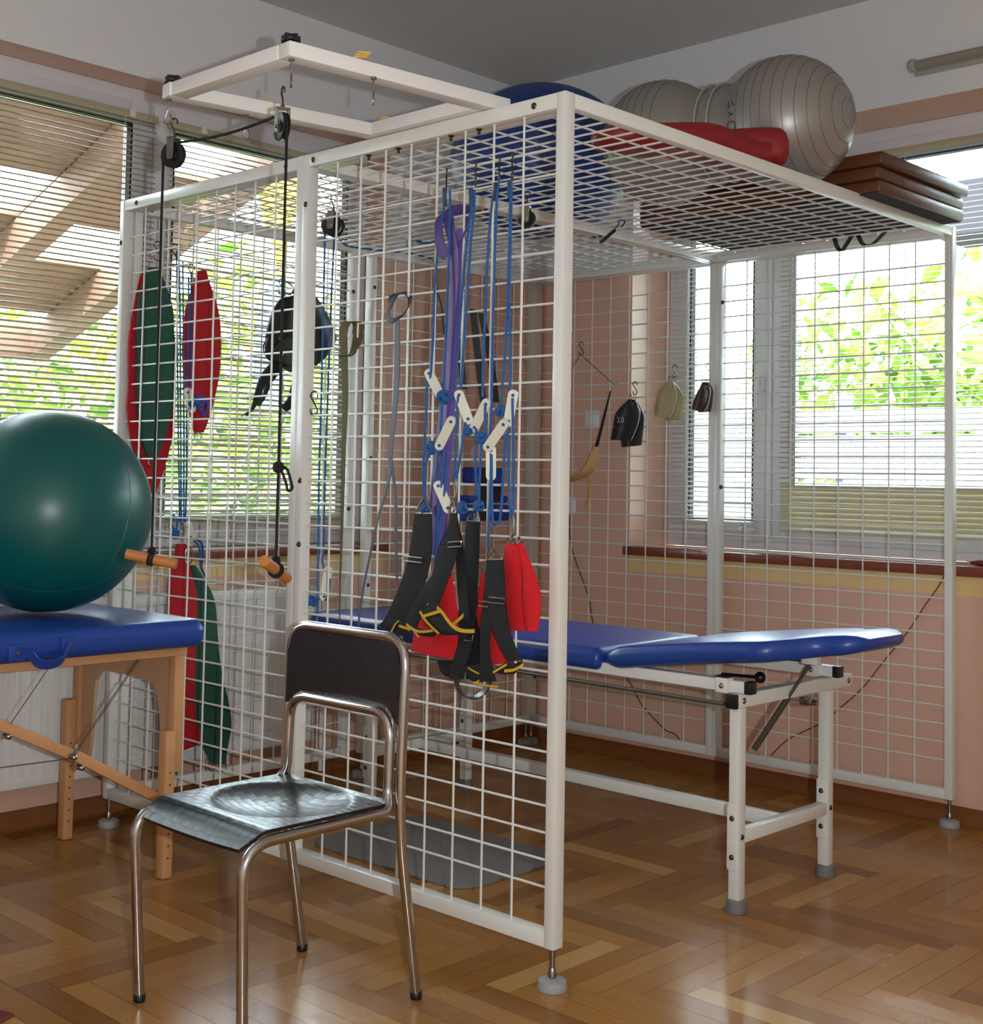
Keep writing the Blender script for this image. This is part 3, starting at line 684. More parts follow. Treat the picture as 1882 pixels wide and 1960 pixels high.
# ------------------------------------------------------------------ pulleys
def make_pulley(name, label, cat, group, loc, rz, r=.032, wheels=1, hook=True):
    root = thing(name, label, cat, loc, rz, group); T = V(loc); M = Matrix.Translation(T) @ Matrix.Rotation(rz, 4, 'Z')
    tr = lambda p: M @ V(p)
    ax = (M.to_3x3() @ V((0, 1, 0)))
    w_ = .016
    for k in range(wheels):
        y = (k-(wheels-1)/2)*(w_+.012); bm = B()
        lathe(bm, [(0, -w_/2), (r*.35, -w_/2), (r*.4, -w_/2+.002), (r*.8, -w_/2+.002), (r, -w_/2), (r, -w_/2+.003), (r-.007, -.002), (r-.007, .002), (r, w_/2-.003), (r, w_/2), (r*.8, w_/2-.002), (r*.4, w_/2-.002), (r*.35, w_/2), (0, w_/2)], tr((0, y, 0)), ax, 32); obj('wheel', bm, BLACKP, root)
    hw = wheels*(w_+.012)/2; bm = B()
    for s in (-1, 1):
        prism(bm, [(-.008, -.012), (.008, -.012), (.010, 0), (.010, r+.010), (-.010, r+.010), (-.010, 0)], .002, (tr((0, s*hw, 0)), M.to_3x3() @ V((1, 0, 0)), (0, 0, 1)))
    q = [tr((sx*.010, sy*(hw+.001), r+.008+dz)) for sx in (-1, 1) for sy in (-1, 1) for dz in (0, .003)]
    vs = [bm.verts.new(p) for p in q]
    for f in ((0, 1, 3, 2), (4, 6, 7, 5), (0, 4, 5, 1), (2, 3, 7, 6), (0, 2, 6, 4), (1, 5, 7, 3)): bm.faces.new([vs[i] for i in f])
    cyl(bm, tr((0, -hw-.004, 0)), tr((0, hw+.004, 0)), .005, 10); obj('bracket', bm, STEEL, root)
    if hook:
        bm = B(); pts = [(0, 0, r+.008), (0, 0, r+.028), (-.003, 0, r+.036), (-.0085, 0, r+.044), (-.008, 0, r+.054), (0, 0, r+.059), (.008, 0, r+.054), (.008, 0, r+.044)]
        lathe(bm, [(.005, 0), (.005, .008), (.003, .009)], tr((0, 0, r+.010)), (0, 0, 1), 6)
        tube(bm, smooth_path([tr(p) for p in pts], 5), .0022, 7); obj('hook', bm, DSTEEL, root)
    return root
pz1, pz2 = 1.950, 1.945
p1 = make_pulley('rope_pulley', 'black wheel pulley hanging from the left corner of the overhead frame', 'pulley', 'rope pulleys', (-.768, -.572, pz1), .35)
p2 = make_pulley('rope_pulley', 'black wheel pulley hanging from the front right corner of the overhead frame', 'pulley', 'rope pulleys', (-.338, -.572, pz2), -.30)
make_pulley('double_pulley', 'twin wheel black pulley hooked inside the cage beside the middle post', 'pulley', 'rope pulleys', P(638, 433, 1, .075), .55, .030, 2)
make_pulley('rope_pulley', 'small black pulley hanging under the cage roof in front of the blue ball', 'pulley', 'rope pulleys', P(1009, 419, 0, -.70), .5, .027, 1)
# ------------------------------------------------------------------ black pull rope with two wooden handles
rr = .030
xl, xr = -.768-rr*math.cos(.35), -.338+rr*math.cos(.30)
yl, yr = -.572-rr*math.sin(.35), -.572-rr*math.sin(.30)
hz1, hz2 = .985, .990
root = thing('pull_rope', 'black cord with two wooden handles running over both front pulleys', 'rope', (xl, yl, hz1))
pts = [V((xl, yl, hz1)), V((xl, yl, 1.4)), V((xl, yl, pz1))]
for k in range(1, 7):
    a = pi-(pi/2)*k/6; pts.append(V((-.768+rr*math.cos(a)*math.cos(.35), -.572+rr*math.cos(a)*math.sin(.35), pz1+rr*math.sin(a))))
for k in range(1, 8): t = k/8; pts.append(pts[8].lerp(V((-.338, -.572, pz2+rr)), t) - V((0, 0, .012*math.sin(pi*t))))
for k in range(0, 7):
    a = pi/2-(pi/2)*k/6; pts.append(V((-.338+rr*math.cos(a)*math.cos(.30), -.572-rr*math.cos(a)*math.sin(.30), pz2+rr*math.sin(a))))
pts += [V((xr, yr, 1.5)), V((xr+.001, yr, 1.2)), V((xr, yr, hz2))]
bm = B(); tube(bm, pts, .0033, 8); obj('cord', bm, BLACKROPE, root)
kc = V((xr, yr, 1.190)); bm = B()
for a in range(3): tube(bm, [kc+Matrix.Rotation(a*1.05, 3, 'Z') @ V((.009*math.cos(t), .004*math.sin(2*t), .009*math.sin(t))) for t in [2*pi*i/20 for i in range(20)]], .0042, 7, closed=True)
lp = [kc+V((.004, .0, .004)), kc+V((.014, .012, -.004)), kc+V((.022, .018, -.030)), kc+V((.024, .020, -.046)), kc+V((.017, .014, -.050)), kc+V((.014, .011, -.034)), kc+V((.006, .004, -.006))]
tube(bm, smooth_path(lp, 6), .0032, 7); obj('knot', bm, BLACKROPE, root)
def handle(c, d, r=.0125, ln=.125):
    d = V(d).normalized(); bm = B(); lathe(bm, [(0, -ln/2), (r-.0015, -ln/2), (r, -ln/2+.002), (r, ln/2-.002), (r-.0015, ln/2), (0, ln/2)], c, d, 24); h = obj('handle', bm, DOWEL, root)
    bm = B()
    s = d.orthogonal().normalized(); t = d.cross(s)
    for o in (-.0045, .0035): tube(bm, [V(c)+d*o+(s*math.cos(a)+t*math.sin(a))*(r+.002) for a in [2*pi*i/20 for i in range(20)]], .0036, 7, closed=True)
    for a in range(2): tube(bm, [V(c)+V((0, 0, r+.008))+Matrix.Rotation(a*1.4, 3, 'Z') @ V((.007*math.cos(q), 0.003*math.sin(2*q), .006*math.sin(q))) for q in [2*pi*i/16 for i in range(16)]], .0040, 7, closed=True)
    obj('lashing', bm, BLACKROPE, h)
handle(V((xl, yl, hz1-.020)), (.62, .60, -.16)); handle(V((xr, yr, hz2-.022)), (.40, -.80, .34))

# ------------------------------------------------------------------ S hooks
def s_hook_pts(r=.0095, gap=.032):
    pts = [(r*math.cos(a), r*math.sin(a)) for a in [math.radians(x) for x in range(-25, 196, 20)]]
    pts += [(0, -gap/2)] if False else []
    pts += [(-r*math.cos(a), -gap+r*math.sin(a)) for a in [math.radians(x) for x in range(165, -196+360-1, -1)][:0]]
    lo = [(r*math.cos(a), -gap+r*math.sin(a)) for a in [math.radians(x) for x in range(15, -206, -20)]]
    return [V((x, 0, z)) for x, z in pts+lo]
proto = None
def s_hook(loc, rz, label, scale=1.0, group='steel S hooks', tilt=0.0):
    """top bend sits over the wire at loc"""
    global proto
    if proto is None:
        bm = B(); tube(bm, smooth_path(s_hook_pts(), 2), .0019, 7)
        me = bpy.data.meshes.new('s_hook'); bm.to_mesh(me); bm.free(); me.materials.append(DSTEEL)
        me.polygons.foreach_set('use_smooth', [True]*len(me.polygons))
        proto = bpy.data.objects.new('s_hook', me); COL.objects.link(proto); o = proto
    else:
        o = proto.copy(); COL.objects.link(o)
    o.location = V(loc)-V((0, 0, .0045*scale)); o.rotation_euler = (0, tilt, rz); o.scale = (scale,)*3
    return tag(o, label, 'hook', group)
RZ = lambda z: min(ROWS, key=lambda q: abs(q-z))
YW = TD/2+.003
hk = []
for px_, py_, lab, sc in ((855, 326, 'blackened S hook holding the leftmost blue rope in front of the purple band', 1.25), (911, 311, 'blackened S hook holding the second blue rope from the left', 1.15), (956, 303, 'blackened S hook holding the third blue rope, left of the near corner post', 1.2), (981, 297, 'blackened S hook nearest the corner post, holding the fourth blue rope', 1.25)):
    p = P(px_, py_, 1, YW); p.z = ROWS[0]; hk.append(p); s_hook(p, -.75, lab, sc)
p = P(602, 755, 1, YW); p.z = RZ(p.z); s_hook(p, .15, 'empty S hook hanging from a wire beside the middle front post', 1.35)
YWB = YB_+TD/2
for px_, py_, lab, sc in ((1113, 655, 'S hook on the back mesh holding the tan chin sling spreader', 1.1), (1216, 731, 'S hook on the back mesh holding the black weight bag', 1.05), (1292, 699, 'S hook on the back mesh holding the khaki weight bag', 1.05), (1355, 700, 'S hook on the back mesh holding the dark brown weight bag', .9)):
    p = P(px_, py_, 1, YWB); p.z = RZ(p.z+.0); s_hook(p, .15, lab, sc)
XCW = XC-TD/2
for px_, py_, lab, sc in ((302, 478, 'S hook on the left mesh holding the green and red slings', 1.3), (337, 441, 'S hook on the left mesh holding the tied blue ropes', 1.5), (367, 500, 'S hook on the left mesh beside the red sling', 1.2), (540, 523, 'S hook on the left mesh above the black harness', 1.2)):
    p = P(px_, py_, 0, XCW); p.z = RZ(p.z); s_hook(p, 1.3, lab, sc)
# ================================================================== FURNITURE
def uv_layer(bm, name, fn):
    u = bm.loops.layers.uv.new(name)
    for f in bm.faces:
        for l in f.loops: l[u].uv = fn(l.vert.co)
# ------------------------------------------------------------------ chair
chair = thing('stacking_chair', 'black plastic chair on brushed steel tube legs in the foreground', 'chair', (-.405, -.47, 0))
x0, x1 = -.612, -.198; TR = .0118
def ctube(name, pts, parent=chair): bm = B(); tube(bm, pts, TR, 14); return obj(name, bm, CHROME, parent)
# outer hoop: rear legs and top of the backrest in one bent tube
hoop = [V((x0+.004, -.240, .006)), V((x0, -.305, .40)), V((x0, -.300, .62)), V((x0, -.292, .808)), V((x1, -.292, .808)), V((x1, -.300, .62)), V((x1, -.305, .40)), V((x1+.004, -.245, .006))]
ctube('back_hoop', fillet(hoop, [.12, .2, .070, .070, .2, .12], 9))
# inner loop: front legs, seat rails, inner uprights and lower back rail
xi0, xi1 = x0+.006, x1-.006
inner = [V((xi0, -.700, .006)), V((xi0, -.728, .424)), V((xi0, -.335, .428)), V((xi0+.018, -.318, .46)), V((xi0+.020, -.312, .640)), V((xi1-.020, -.312, .640)), V((xi1-.018, -.318, .46)), V((xi1, -.335, .428)), V((xi1, -.728, .424)), V((xi1, -.715, .006))]
ctube('seat_frame', fillet(inner, [.075, .045, .03, .062, .062, .03, .045, .075], 9))
for c in ((x0+.004, -.240), (x1+.004, -.245), (xi0, -.700), (xi1, -.715)):
    bm = B(); lathe(bm, [(0, .0005), (.0125, .0005), (.0138, .004), (.0135, .016), (.012, .018), (0, .018)], (c[0], c[1], 0), (0, 0, 1), 16); obj('foot_cap', bm, BLACKP, chair)
# seat shell
nx, ny = 36, 44; bm = B(); top, bot = [], []
for j in range(ny+1):
    v = j/ny; rt, rb = [], []
    yy = -.318-.405*v
    for i in range(nx+1):
        u = i/nx*2-1; wv = .198-.010*max(0, v-.8)/.2
        x = -.405+wv*u
        z = .4465
        dr = (u/.86)**2+((v-.40)/.37)**2
        if dr < 1: z -= .021*(1-dr)**.8*1.35 if dr > .0 else .03
        e = max(0, (v-.83)/.17); z -= .034*e**1.7+.004*e*(1-u*u)
        y2 = yy+.004*e*e
        z += .003*max(0, (.06-v)/.06)
        # corners rounded off at the nose
        if v > .9: x = -.405+wv*u*(1-.06*((v-.9)/.1)**2)
        rt.append(bm.verts.new((x, y2, z))); rb.append(bm.verts.new((x, y2+.002, z-.0075)))
    top.append(rt); bot.append(rb)
for j in range(ny):
    for i in range(nx):
        bm.faces.new((top[j][i], top[j+1][i], top[j+1][i+1], top[j][i+1])); bm.faces.new((bot[j][i], bot[j][i+1], bot[j+1][i+1], bot[j+1][i]))
for j in range(ny):
    bm.faces.new((top[j][0], bot[j][0], bot[j+1][0], top[j+1][0])); bm.faces.new((top[j][nx], top[j+1][nx], bot[j+1][nx], bot[j][nx]))
for i in range(nx):
    bm.faces.new((top[0][i], top[0][i+1], bot[0][i+1], bot[0][i])); bm.faces.new((top[ny][i], bot[ny][i], bot[ny][i+1], top[ny][i+1]))
uv_layer(bm, 'weave', lambda c: ((c.x+c.y)*38, (c.y-c.x)*38) if False else (c.x*46, (c.y-c.z*.8)*46))
obj('seat', bm, WEAVE, chair, 50)
# backrest panel: curved plate between the hoop legs, with two short tails
bm = B(); nx, nz = 30, 22; F, K = [], []
for i in range(nx+1):
    u = i/nx*2-1; x = (x0+x1)/2+u*(.5*(x1-x0)-.004)
    au = abs(u)
    zlo = .650 if au < .80 else .650-.034*min(1, ((au-.80)/.16))**1.3
    zhi = .806 if au < .70 else .806-.062*(1-math.sqrt(max(0, 1-((au-.70)/.30)**2)))
    rf, rk = [], []
    for k in range(nz+1):
        t = k/nz; z = zlo+(zhi-zlo)*t; y = -.302+.016*(1-u*u)*1.0+.004*t
        rf.append(bm.verts.new((x, y-.012+.002, z))); rk.append(bm.verts.new((x, y+.002, z)))
    F.append(rf); K.append(rk)
for i in range(nx):
    for k in range(nz):
        bm.faces.new((F[i][k], F[i+1][k], F[i+1][k+1], F[i][k+1])); bm.faces.new((K[i][k], K[i][k+1], K[i+1][k+1], K[i+1][k]))
    bm.faces.new((F[i][0], K[i][0], K[i+1][0], F[i+1][0])); bm.faces.new((F[i][nz], F[i+1][nz], K[i+1][nz], K[i][nz]))
for k in range(nz):
    bm.faces.new((F[0][k], F[0][k+1], K[0][k+1], K[0][k])); bm.faces.new((F[nx][k], K[nx][k], K[nx][k+1], F[nx][k+1]))
uv_layer(bm, 'weave', lambda c: (c.x*46, c.z*46)); obj('backrest', bm, WEAVE, chair, 50)

# ------------------------------------------------------------------ upholstered slabs
def cushion(bm, stations, axis='x', n=9):
    """stations: (pos, centre across, half width, z top, thickness, crown); rounded cross sections"""
    secs = []
    for s, c, hw, zt, th, rad in stations:
        rad = min(rad, th*.49, hw*.6); sec = []
        for a, b in rrect(2*hw, th, rad, n):
            cr = .010*(1-(a/hw)**2) if b > 0 else 0
            p = (s, c+a, zt-th/2+b+cr) if axis == 'x' else (c+a, s, zt-th/2+b+cr)
            sec.append(V(p))
        secs.append(sec)
    loft(bm, secs)
    return bm
def capped(pos0, pos1, c, hw, zt, th, rad, e=.03, k=6, both=True):
    "stations with rounded ends"
    out = []
    for i in range(k+1):
        a = i/k*pi/2; s = math.sin(a); out.append((pos0+e*(1-s if False else 1-math.sin(a)) if False else pos0+e*(1-math.cos(a)) if False else pos0+e*(1-math.sqrt(max(0, 1-(1-i/k)**2))) if False else pos0+e*(i/k)**2, c, hw-.028*(1-i/k)**2.2, zt-.022*(1-i/k)**2.2, th-.044*(1-i/k)**2.2, rad))
    b = [(pos1-(q[0]-pos0),)+q[1:] for q in out][::-1]
    return out+b
# massage table on the left
mt = thing('massage_table', 'portable blue massage table on beech legs carrying the green ball', 'table', (-1.63, -1.0, 0))
MX0, MX1, MZ0, MZ1 = -1.985, -1.268, .672, .752
bm = B(); cushion(bm, capped(-1.95, -.088, (MX0+MX1)/2, (MX1-MX0)/2, MZ1-.004, MZ1-MZ0, .034, .035), 'y'); obj('table_top', bm, BLUEVINYL, mt, 60)
bm = B(); box(bm, MX0+.05, MX1-.05, -1.92, -.12, MZ0-.030, MZ0+.004, bev=.003); obj('top_frame', bm, BEECH, mt)
def wleg(x, y, out):
    bm = B(); box(bm, x-.016, x+.020, y-.017, y+.017, .30, MZ0-.002, bev=.004); lg = obj('leg', bm, BEECH, mt)
    bm = B(); box(bm, x-.018+out*.012, x+.022+out*.012, y-.020-.030, y+.014-.030, .001, .425 if out > 0 else .445, bev=.005); le = obj('leg_extension', bm, BEECH, lg)
    bm = B()
    for k in range(8): cyl(bm, (x+.0215+out*.012, y-.033, .06+.035*k), (x+.0225+out*.012, y-.033, .06+.035*k), .0032, 8)
    obj('peg_hole', bm, BROWNCORD, le)
for yl in (-.128, -1.86):
    for x, out in ((-1.905, -1), (-1.362, 1)): wleg(x, yl, out)
    # plywood end panel with an arched opening
    xa, xb = -1.886, -1.380; top_ = MZ0-.004
    inn = [(xa+.040, .245), (xa+.056, .28), (xa+.066, .34), (xa+.075, .46), (xa+.083, .515), (xa+.11, .545), (xa+.15, .552), (xb-.16, .552), (xb-.105, .545), (xb-.072, .515), (xb-.056, .46), (xb-.040, .34), (xb-.028, .25)]
    outr = [(xa, .25), (xa, .28), (xa, .34), (xa, .46), (xa, .56), (xa, top_), (xa+.15, top_), (xb-.16, top_), (xb, top_), (xb, .56), (xb, .46), (xb, .34), (xb, .25)]
    bm = B(); sheet(bm, [V((p[0], yl, p[1])) for p in inn], [V((p[0], yl, p[1])) for p in outr], .012, (0, 1, 0)); obj('end_panel', bm, PLY, mt, 20)
xs_ = -1.383
def mp(x, y, xx=xs_): return P(x, y, 0, xx)
ba, bb, bc = mp(-60, 1362), mp(143, 1447), mp(318, 1536)
bm = B(); bar(bm, ba, bb+(bb-ba).normalized()*.02, .020, .030, bev=.003); st1 = obj('strut', bm, BEECH, mt)
bm = B(); bar(bm, bb+V((.022, 0, 0))-(bc-bb).normalized()*.012, bc+V((0, 0, 0)), .018, .030, bev=.003); st2 = obj('strut', bm, BEECH, mt)
hi = V((xs_, -1.02, MZ0-.02)); bm = B(); bar(bm, ba, V((xs_, -.95, MZ0-.03)) if ba.z < MZ0-.05 else ba+V((0, -.05, .02)), .020, .030, bev=.003); obj('strut', bm, BEECH, mt)
for q in (mp(143, 1450, xs_+.034), mp(157, 1470, xs_+.034), mp(17, 1410, xs_+.012)):
    bm = B(); lathe(bm, [(.008, -.02), (.008, 0), (.0075, .003), (.004, .006), (0, .007)], q, (1, 0, 0), 14); obj('strut_bolt', bm, STEEL, mt)
for a, b in (((276, 1250), (146, 1440)), ((270, 1254), (134, 1452)), ((94, 1277), (20, 1386)), ((134, 1452), (-20, 1472))):
    bm = B(); tube(bm, [mp(*a, xs_+.01), mp(*b, xs_+.012)], .0014, 6); obj('brace_cable', bm, GREYTUBE, mt)
hs = MX1+.002
bm = B(); hp = [V((hs+.006, y, z)) for y, z in ((-.668, .700), (-.645, .692), (-.628, .672), (-.605, .664), (-.578, .666), (-.556, .676), (-.543, .695), (-.538, .708))]
hp = [p+V((.014*math.sin(pi*i/7), 0, 0)) for i, p in enumerate(hp)]
band(bm, hp, .026, [(0.25, 0, 1) if i in (0, 7) else (.5, 0, .9) for i in range(8)], .006, 5); obj('carry_handle', bm, BLUEVINYL, mt)
for y, z in ((-.678, .699), (-.530, .709)):
    bm = B(); box(bm, hs-.004, hs+.004, y-.024, y+.024, z-.022, z+.022, bev=.003); pt = obj('handle_patch', bm, BLUEVINYL, mt)
    bm = B(); lathe(bm, [(.006, 0), (.005, .003), (0, .004)], (hs+.004, y, z), (1, 0, 0), 12); obj('rivet', bm, STEEL, pt)
# green ball
bm = B(); GR = .2990; gc = V((-1.650, -.396, MZ1+.005+GR))
def squash(p): return V((p.x, p.y, max(p.z, -.985)))
ellipsoid(bm, gc, GR, GR, GR, 64, 40, fn=squash)
gb = one('exercise_ball', bm, GREENBALL, 'large dark green exercise ball resting on the blue massage table', 'ball')
bm = B()
for k in range(2):
    M = Euler((.5+k*.9, .7-.5*k, .3)).to_matrix(); tube(bm, [gc+M @ V((math.cos(t), math.sin(t), 0))*(GR*.9985) for t in [2*pi*i/72 for i in range(72)]], .0012, 6, closed=True)
obj('seam', bm, GREENBALL, gb)

# ------------------------------------------------------------------ treatment table inside the cage
tt = thing('treatment_table', 'blue padded treatment table on a white steel frame inside the cage', 'table', (-.79, 1.05, 0))
LG = .034; ly0, ly1 = .806, 1.291; lx0, lx1 = -1.541, -.027
for x in (lx0, lx1):
    for y in (ly0, ly1):
        bm = B(); box(bm, x-LG/2, x+LG/2, y-LG/2, y+LG/2, .012, .556, bev=.003); lg = obj('leg', bm, WHITE_METAL, tt)
        bm = B(); lathe(bm, [(0, .0005), (.028, .0005), (.029, .004), (.026, .032), (.022, .036), (0, .036)], (x, y, 0), (0, 0, 1), 20); obj('foot_cap', bm, GREYRUBFOOT, lg)
        s = 1 if x > -1 else -1; o = -.03 if y < 1 else 0
        bm = B(); box(bm, x-LG/2-.002, x-LG/2+.012, y-LG/2-.003, y+LG/2, .115, .290, bev=.002) if False else box(bm, x-LG/2-.003, x+LG/2-.006, y-LG/2-.003, y-LG/2+.004, .115, .290, bev=.002); obj('leg_plate', bm, WHITE_METAL, lg)
        for z in (.15, .255):
            bm = B(); bolt_head(bm, V((x-.004, y-LG/2-.003, z)), (0, -1, 0), .008); obj('bolt', bm, DSTEEL, lg)
        bm = B(); bolt_head(bm, V((x+s*LG/2, y, .205)), (s, 0, 0), .008); obj('bolt', bm, DSTEEL, lg)
    bm = B(); box(bm, x-.016, x+.016, ly0+LG/2, ly1-LG/2, .186, .222, bev=.003); obj('crossbar', bm, WHITE_METAL, tt)
    bm = B(); box(bm, x-LG/2, x+LG/2, .782, 1.424 if x > -1 else 1.34, .556, .594, bev=.003); eb = obj('end_bar', bm, WHITE_METAL, tt)
    bm = B(); box(bm, x-LG/2-.001, x+LG/2+.001, .768, .783, .555, .595, bev=.003); obj('end_cap', bm, BLACKP, eb)
    if x > -1:
        for y in (.81, 1.40):
            bm = B(); bolt_head(bm, V((x+LG/2, y, .575)), (1, 0, 0), .009); obj('bolt', bm, STEEL, eb)
for y in (ly0, ly1):
    bm = B(); box(bm, lx0-.03, lx1+.030, y-.017, y+.017, .597, .630, bev=.003); rl = obj('side_rail', bm, WHITE_METAL, tt)
    bm = B(); box(bm, lx1+.029, lx1+.050, y-.018, y+.018, .596, .631, bev=.003); obj('end_cap', bm, BLACKP, rl)
    bm = B(); box(bm, lx1-.052, lx1-.012, y-.036, y-.002, .595, .637, bev=.003); bk = obj('rail_bracket', bm, WHITE_METAL, rl)
    bm = B(); box(bm, lx1-.052, lx1-.012, y-.036, y-.002, .637, .642, bev=.002); obj('bracket_cap', bm, BLACKP, bk)
    bm = B(); bolt_head(bm, V((lx1-.032, y-.036, .615)), (0, -1, 0), .008); obj('bolt', bm, STEEL, bk)
bm = B(); box(bm, lx0+.016, lx1-.016, 1.030, 1.066, .186, .222, bev=.003); obj('lower_beam', bm, WHITE_METAL, tt)
bm = B(); tube(bm, [(-1.5, .772, .572), (-.05, .772, .566)], .006, 8); obj('linkage_rod', bm, GREYTUBE, tt)
bm = B(); tube(bm, [(-.85, 1.275, .640), (-.06, 1.275, .634)], .004, 8); obj('linkage_rod', bm, GREYTUBE, tt)
# main pad, waist pad raised towards the head
bm = B(); zt_ = .672
stn = capped(-1.86, -.492, 1.05, .285, zt_, .066, .028, .03); cushion(bm, stn, 'x'); obj('main_pad', bm, BLUEVINYL, tt, 60)
bm = B(); stn = []
for k in range(29):
    t = k/28; x = -.487+t*.775; e0 = max(0, 1-t/.10); e1 = max(0, (t-.90)/.10)
    hw = .285 if t < .70 else .285-.130*(0.5-0.5*math.cos(pi*min(1, (t-.70)/.17)))
    zt2 = .676+.100*t**1.1+.006*math.sin(pi*min(1, t*1.3)); th = .066-.014*t
    sh = e0**2.2; hw -= .030*sh; zt2 -= .024*sh; th -= .046*sh
    sh = e1**2.6; hw -= .050*sh; zt2 -= .016*sh; th -= .030*sh
    stn.append((x, 1.05, hw, zt2, th, .028))
cushion(bm, stn, 'x'); obj('head_pad', bm, BLUEVINYL, tt, 60)
bm = B(); box(bm, -1.80, -.52, .86, 1.24, .628, .640); obj('pad_board', bm, PLY, tt, 0)
bm = B(); a, b = V((.060, 1.05, .668)), V((-.125, 1.05, .395)); cyl(bm, a, a.lerp(b, .45), .005, 12); cyl(bm, a.lerp(b, .40), b, .009, 14); obj('gas_strut', bm, GREYTUBE, tt)
bm = B(); box(bm, .035, .085, 1.035, 1.065, .662, .704, bev=.003); obj('strut_bracket', bm, WHITE_METAL, tt)
bm = B(); ellipsoid(bm, (-.105, 1.045, .606), .017, .017, .017, 20, 12); cyl(bm, (-.105, 1.045, .606), (-.24, 1.05, .60), .005, 8); obj('adjuster_knob', bm, BLACKP, tt)
bm = B(); box(bm, -.02, .02, 1.12, 1.16, .530, .552, bev=.003); cyl(bm, (.02, 1.13, .54), (.035, 1.13, .54), .008, 10); obj('latch', bm, STEEL, tt)
# floor mat
bm = B(); prism(bm, [(x-1.01, y+.62) for x, y in rrect(.70, .49, .075, 8)], .006, (V((0, 0, .0045)), (1, 0, 0), (0, 1, 0))); one('floor_mat', bm, GREYMAT, 'thin grey rounded mat on the parquet between the near mesh wall and the treatment table', 'mat', smooth=20)
# corner of a dark red rug at the frame edge
RUG = mat('dark_red_rug', rgb(120, 50, 52), 0.95, noise=0.3, nscale=120)
bm = B(); box(bm, -1.15, -.715, -1.60, -.938, .0008, .010, bev=.003)
M = Matrix.Translation(V((-.715, -.938, 0))) @ Matrix.Rotation(.35, 4, 'Z') @ Matrix.Translation(V((.715, .938, 0))); bmesh.ops.transform(bm, matrix=M, verts=bm.verts[:])
rug = one('rug', bm, RUG, 'corner of a ribbed dark red mat on the floor at the lower left', 'rug', smooth=20)
bm = B()
for k in range(12): bar(bm, M @ V((-1.14, -.95-.02*k, .0105)), M @ V((-.722, -.95-.02*k, .0105)), .010, .004)
obj('rib', bm, RUG, rug)

# ------------------------------------------------------------------ things stored on the cage roof
ZR = ZT-.009
bm = B(); ellipsoid(bm, (-1.268, 1.36, ZR+.2892), .3455, .3455, .2892, 64, 36, fn=lambda p: V((p.x, p.y, max(p.z, -.97)))); one('exercise_ball', bm, BLUEBALL, 'large blue exercise ball resting on the mesh roof of the cage', 'ball')
# silver double ball
pr = .205; pa = V((-.128, 1.215, ZR+pr+.003)); dirp = V((.985, .085, 0)).normalized(); Lp = .44
prof = []; N = 90
for k in range(N+1):
    s = -pr-Lp+k*(Lp+2*pr)/N
    d1, d2 = abs(s), abs(s+Lp); ra = math.sqrt(max(0, pr*pr-s*s)) if d1 < pr else 0; rb2 = math.sqrt(max(0, pr*pr-(s+Lp)**2)) if d2 < pr else 0
    r = max(ra, rb2); neck = .118*math.exp(-((s+Lp/2)/.05)**2)+.0
    r = (r**6+(.150*math.exp(-((s+Lp/2)/.115)**4))**6)**(1/6)
    prof.append((r, s))
prof[0] = (0, prof[0][1]); prof[-1] = (0, prof[-1][1])
bm = B(); lathe(bm, prof, pa, dirp, 64)
sb = one('peanut_ball', bm, SILVER, 'silver grey peanut shaped ball lying on the cage roof', 'ball', smooth=60)
bm = B()
def prad(s): 
    for (r0, s0), (r1, s1) in zip(prof, prof[1:]):
        if s0 <= s <= s1: return r0+(r1-r0)*(s-s0)/(s1-s0+1e-9)
    return 0
sx_, sy_ = dirp.orthogonal().normalized(), None; sy_ = dirp.cross(sx_)
for s in [.198, .185, .162, .135, .105, .072, .040, .008, -.022, -.05, -.08, -Lp+.06, -Lp+.03, -Lp, -Lp-.03, -Lp-.06, -Lp-.09, -Lp-.12, -Lp-.15]:
    r = prad(s); tube(bm, [pa+dirp*s+(sx_*math.cos(t)+sy_*math.sin(t))*(r+.0002) for t in [2*pi*i/64 for i in range(64)]], .0011, 5, closed=True)
obj('grip_ring', bm, mat('dark_silver_vinyl', rgb(104, 100, 96), .4, .3), sb)
cen = pa-dirp*(Lp/2); bm = B(); r = prad(-Lp/2)
for o in (-.022, .022): tube(bm, [cen+dirp*o+(sx_*math.cos(t)+sy_*math.sin(t))*(r+.006) for t in [2*pi*i/64 for i in range(64)]], .004, 6, closed=True)
obj('neck_band', bm, mat('pale_silver_vinyl', rgb(176, 174, 172), .35, .3), sb)
# letters moulded round the waist: first letters of the print seen in the photograph
def on_ball(s, ang, h=.0006): 
    r = prad(s)+h; tc = (CAM-(pa+dirp*s)); tc = (tc-dirp*tc.dot(dirp)).normalized(); up = dirp.cross(tc)
    if up.z < 0: up = -up
    return pa+dirp*s+(tc*math.cos(ang)+up*math.sin(ang))*r
s0 = -.115
def glyph(strokes, a0, bmx):
    for st_ in strokes: tube(bmx, smooth_path([on_ball(s0+q*.030, a0+p*.0) if False else on_ball(s0+.0+q*.028, a0+p*.12) for p, q in st_], 4) if len(st_) > 2 else [on_ball(s0+q*.028, a0+p*.12) for p, q in st_], .0015, 5)
bm = B()
glyph([[(0, 0), (0, 1), (1, 1), (1, 0), (0, 0)]], .05, bm); glyph([[(.0, 1), (.35, 1.25)]], .05, bm)
glyph([[(0, 1), (0, .2)], [(0, .7), (.6, 0)]], .30, bm); glyph([[(0, 0), (1, 0)], [(0, 1), (.8, .5)]], .44, bm)
obj('print', bm, BLACKPRINT, sb)
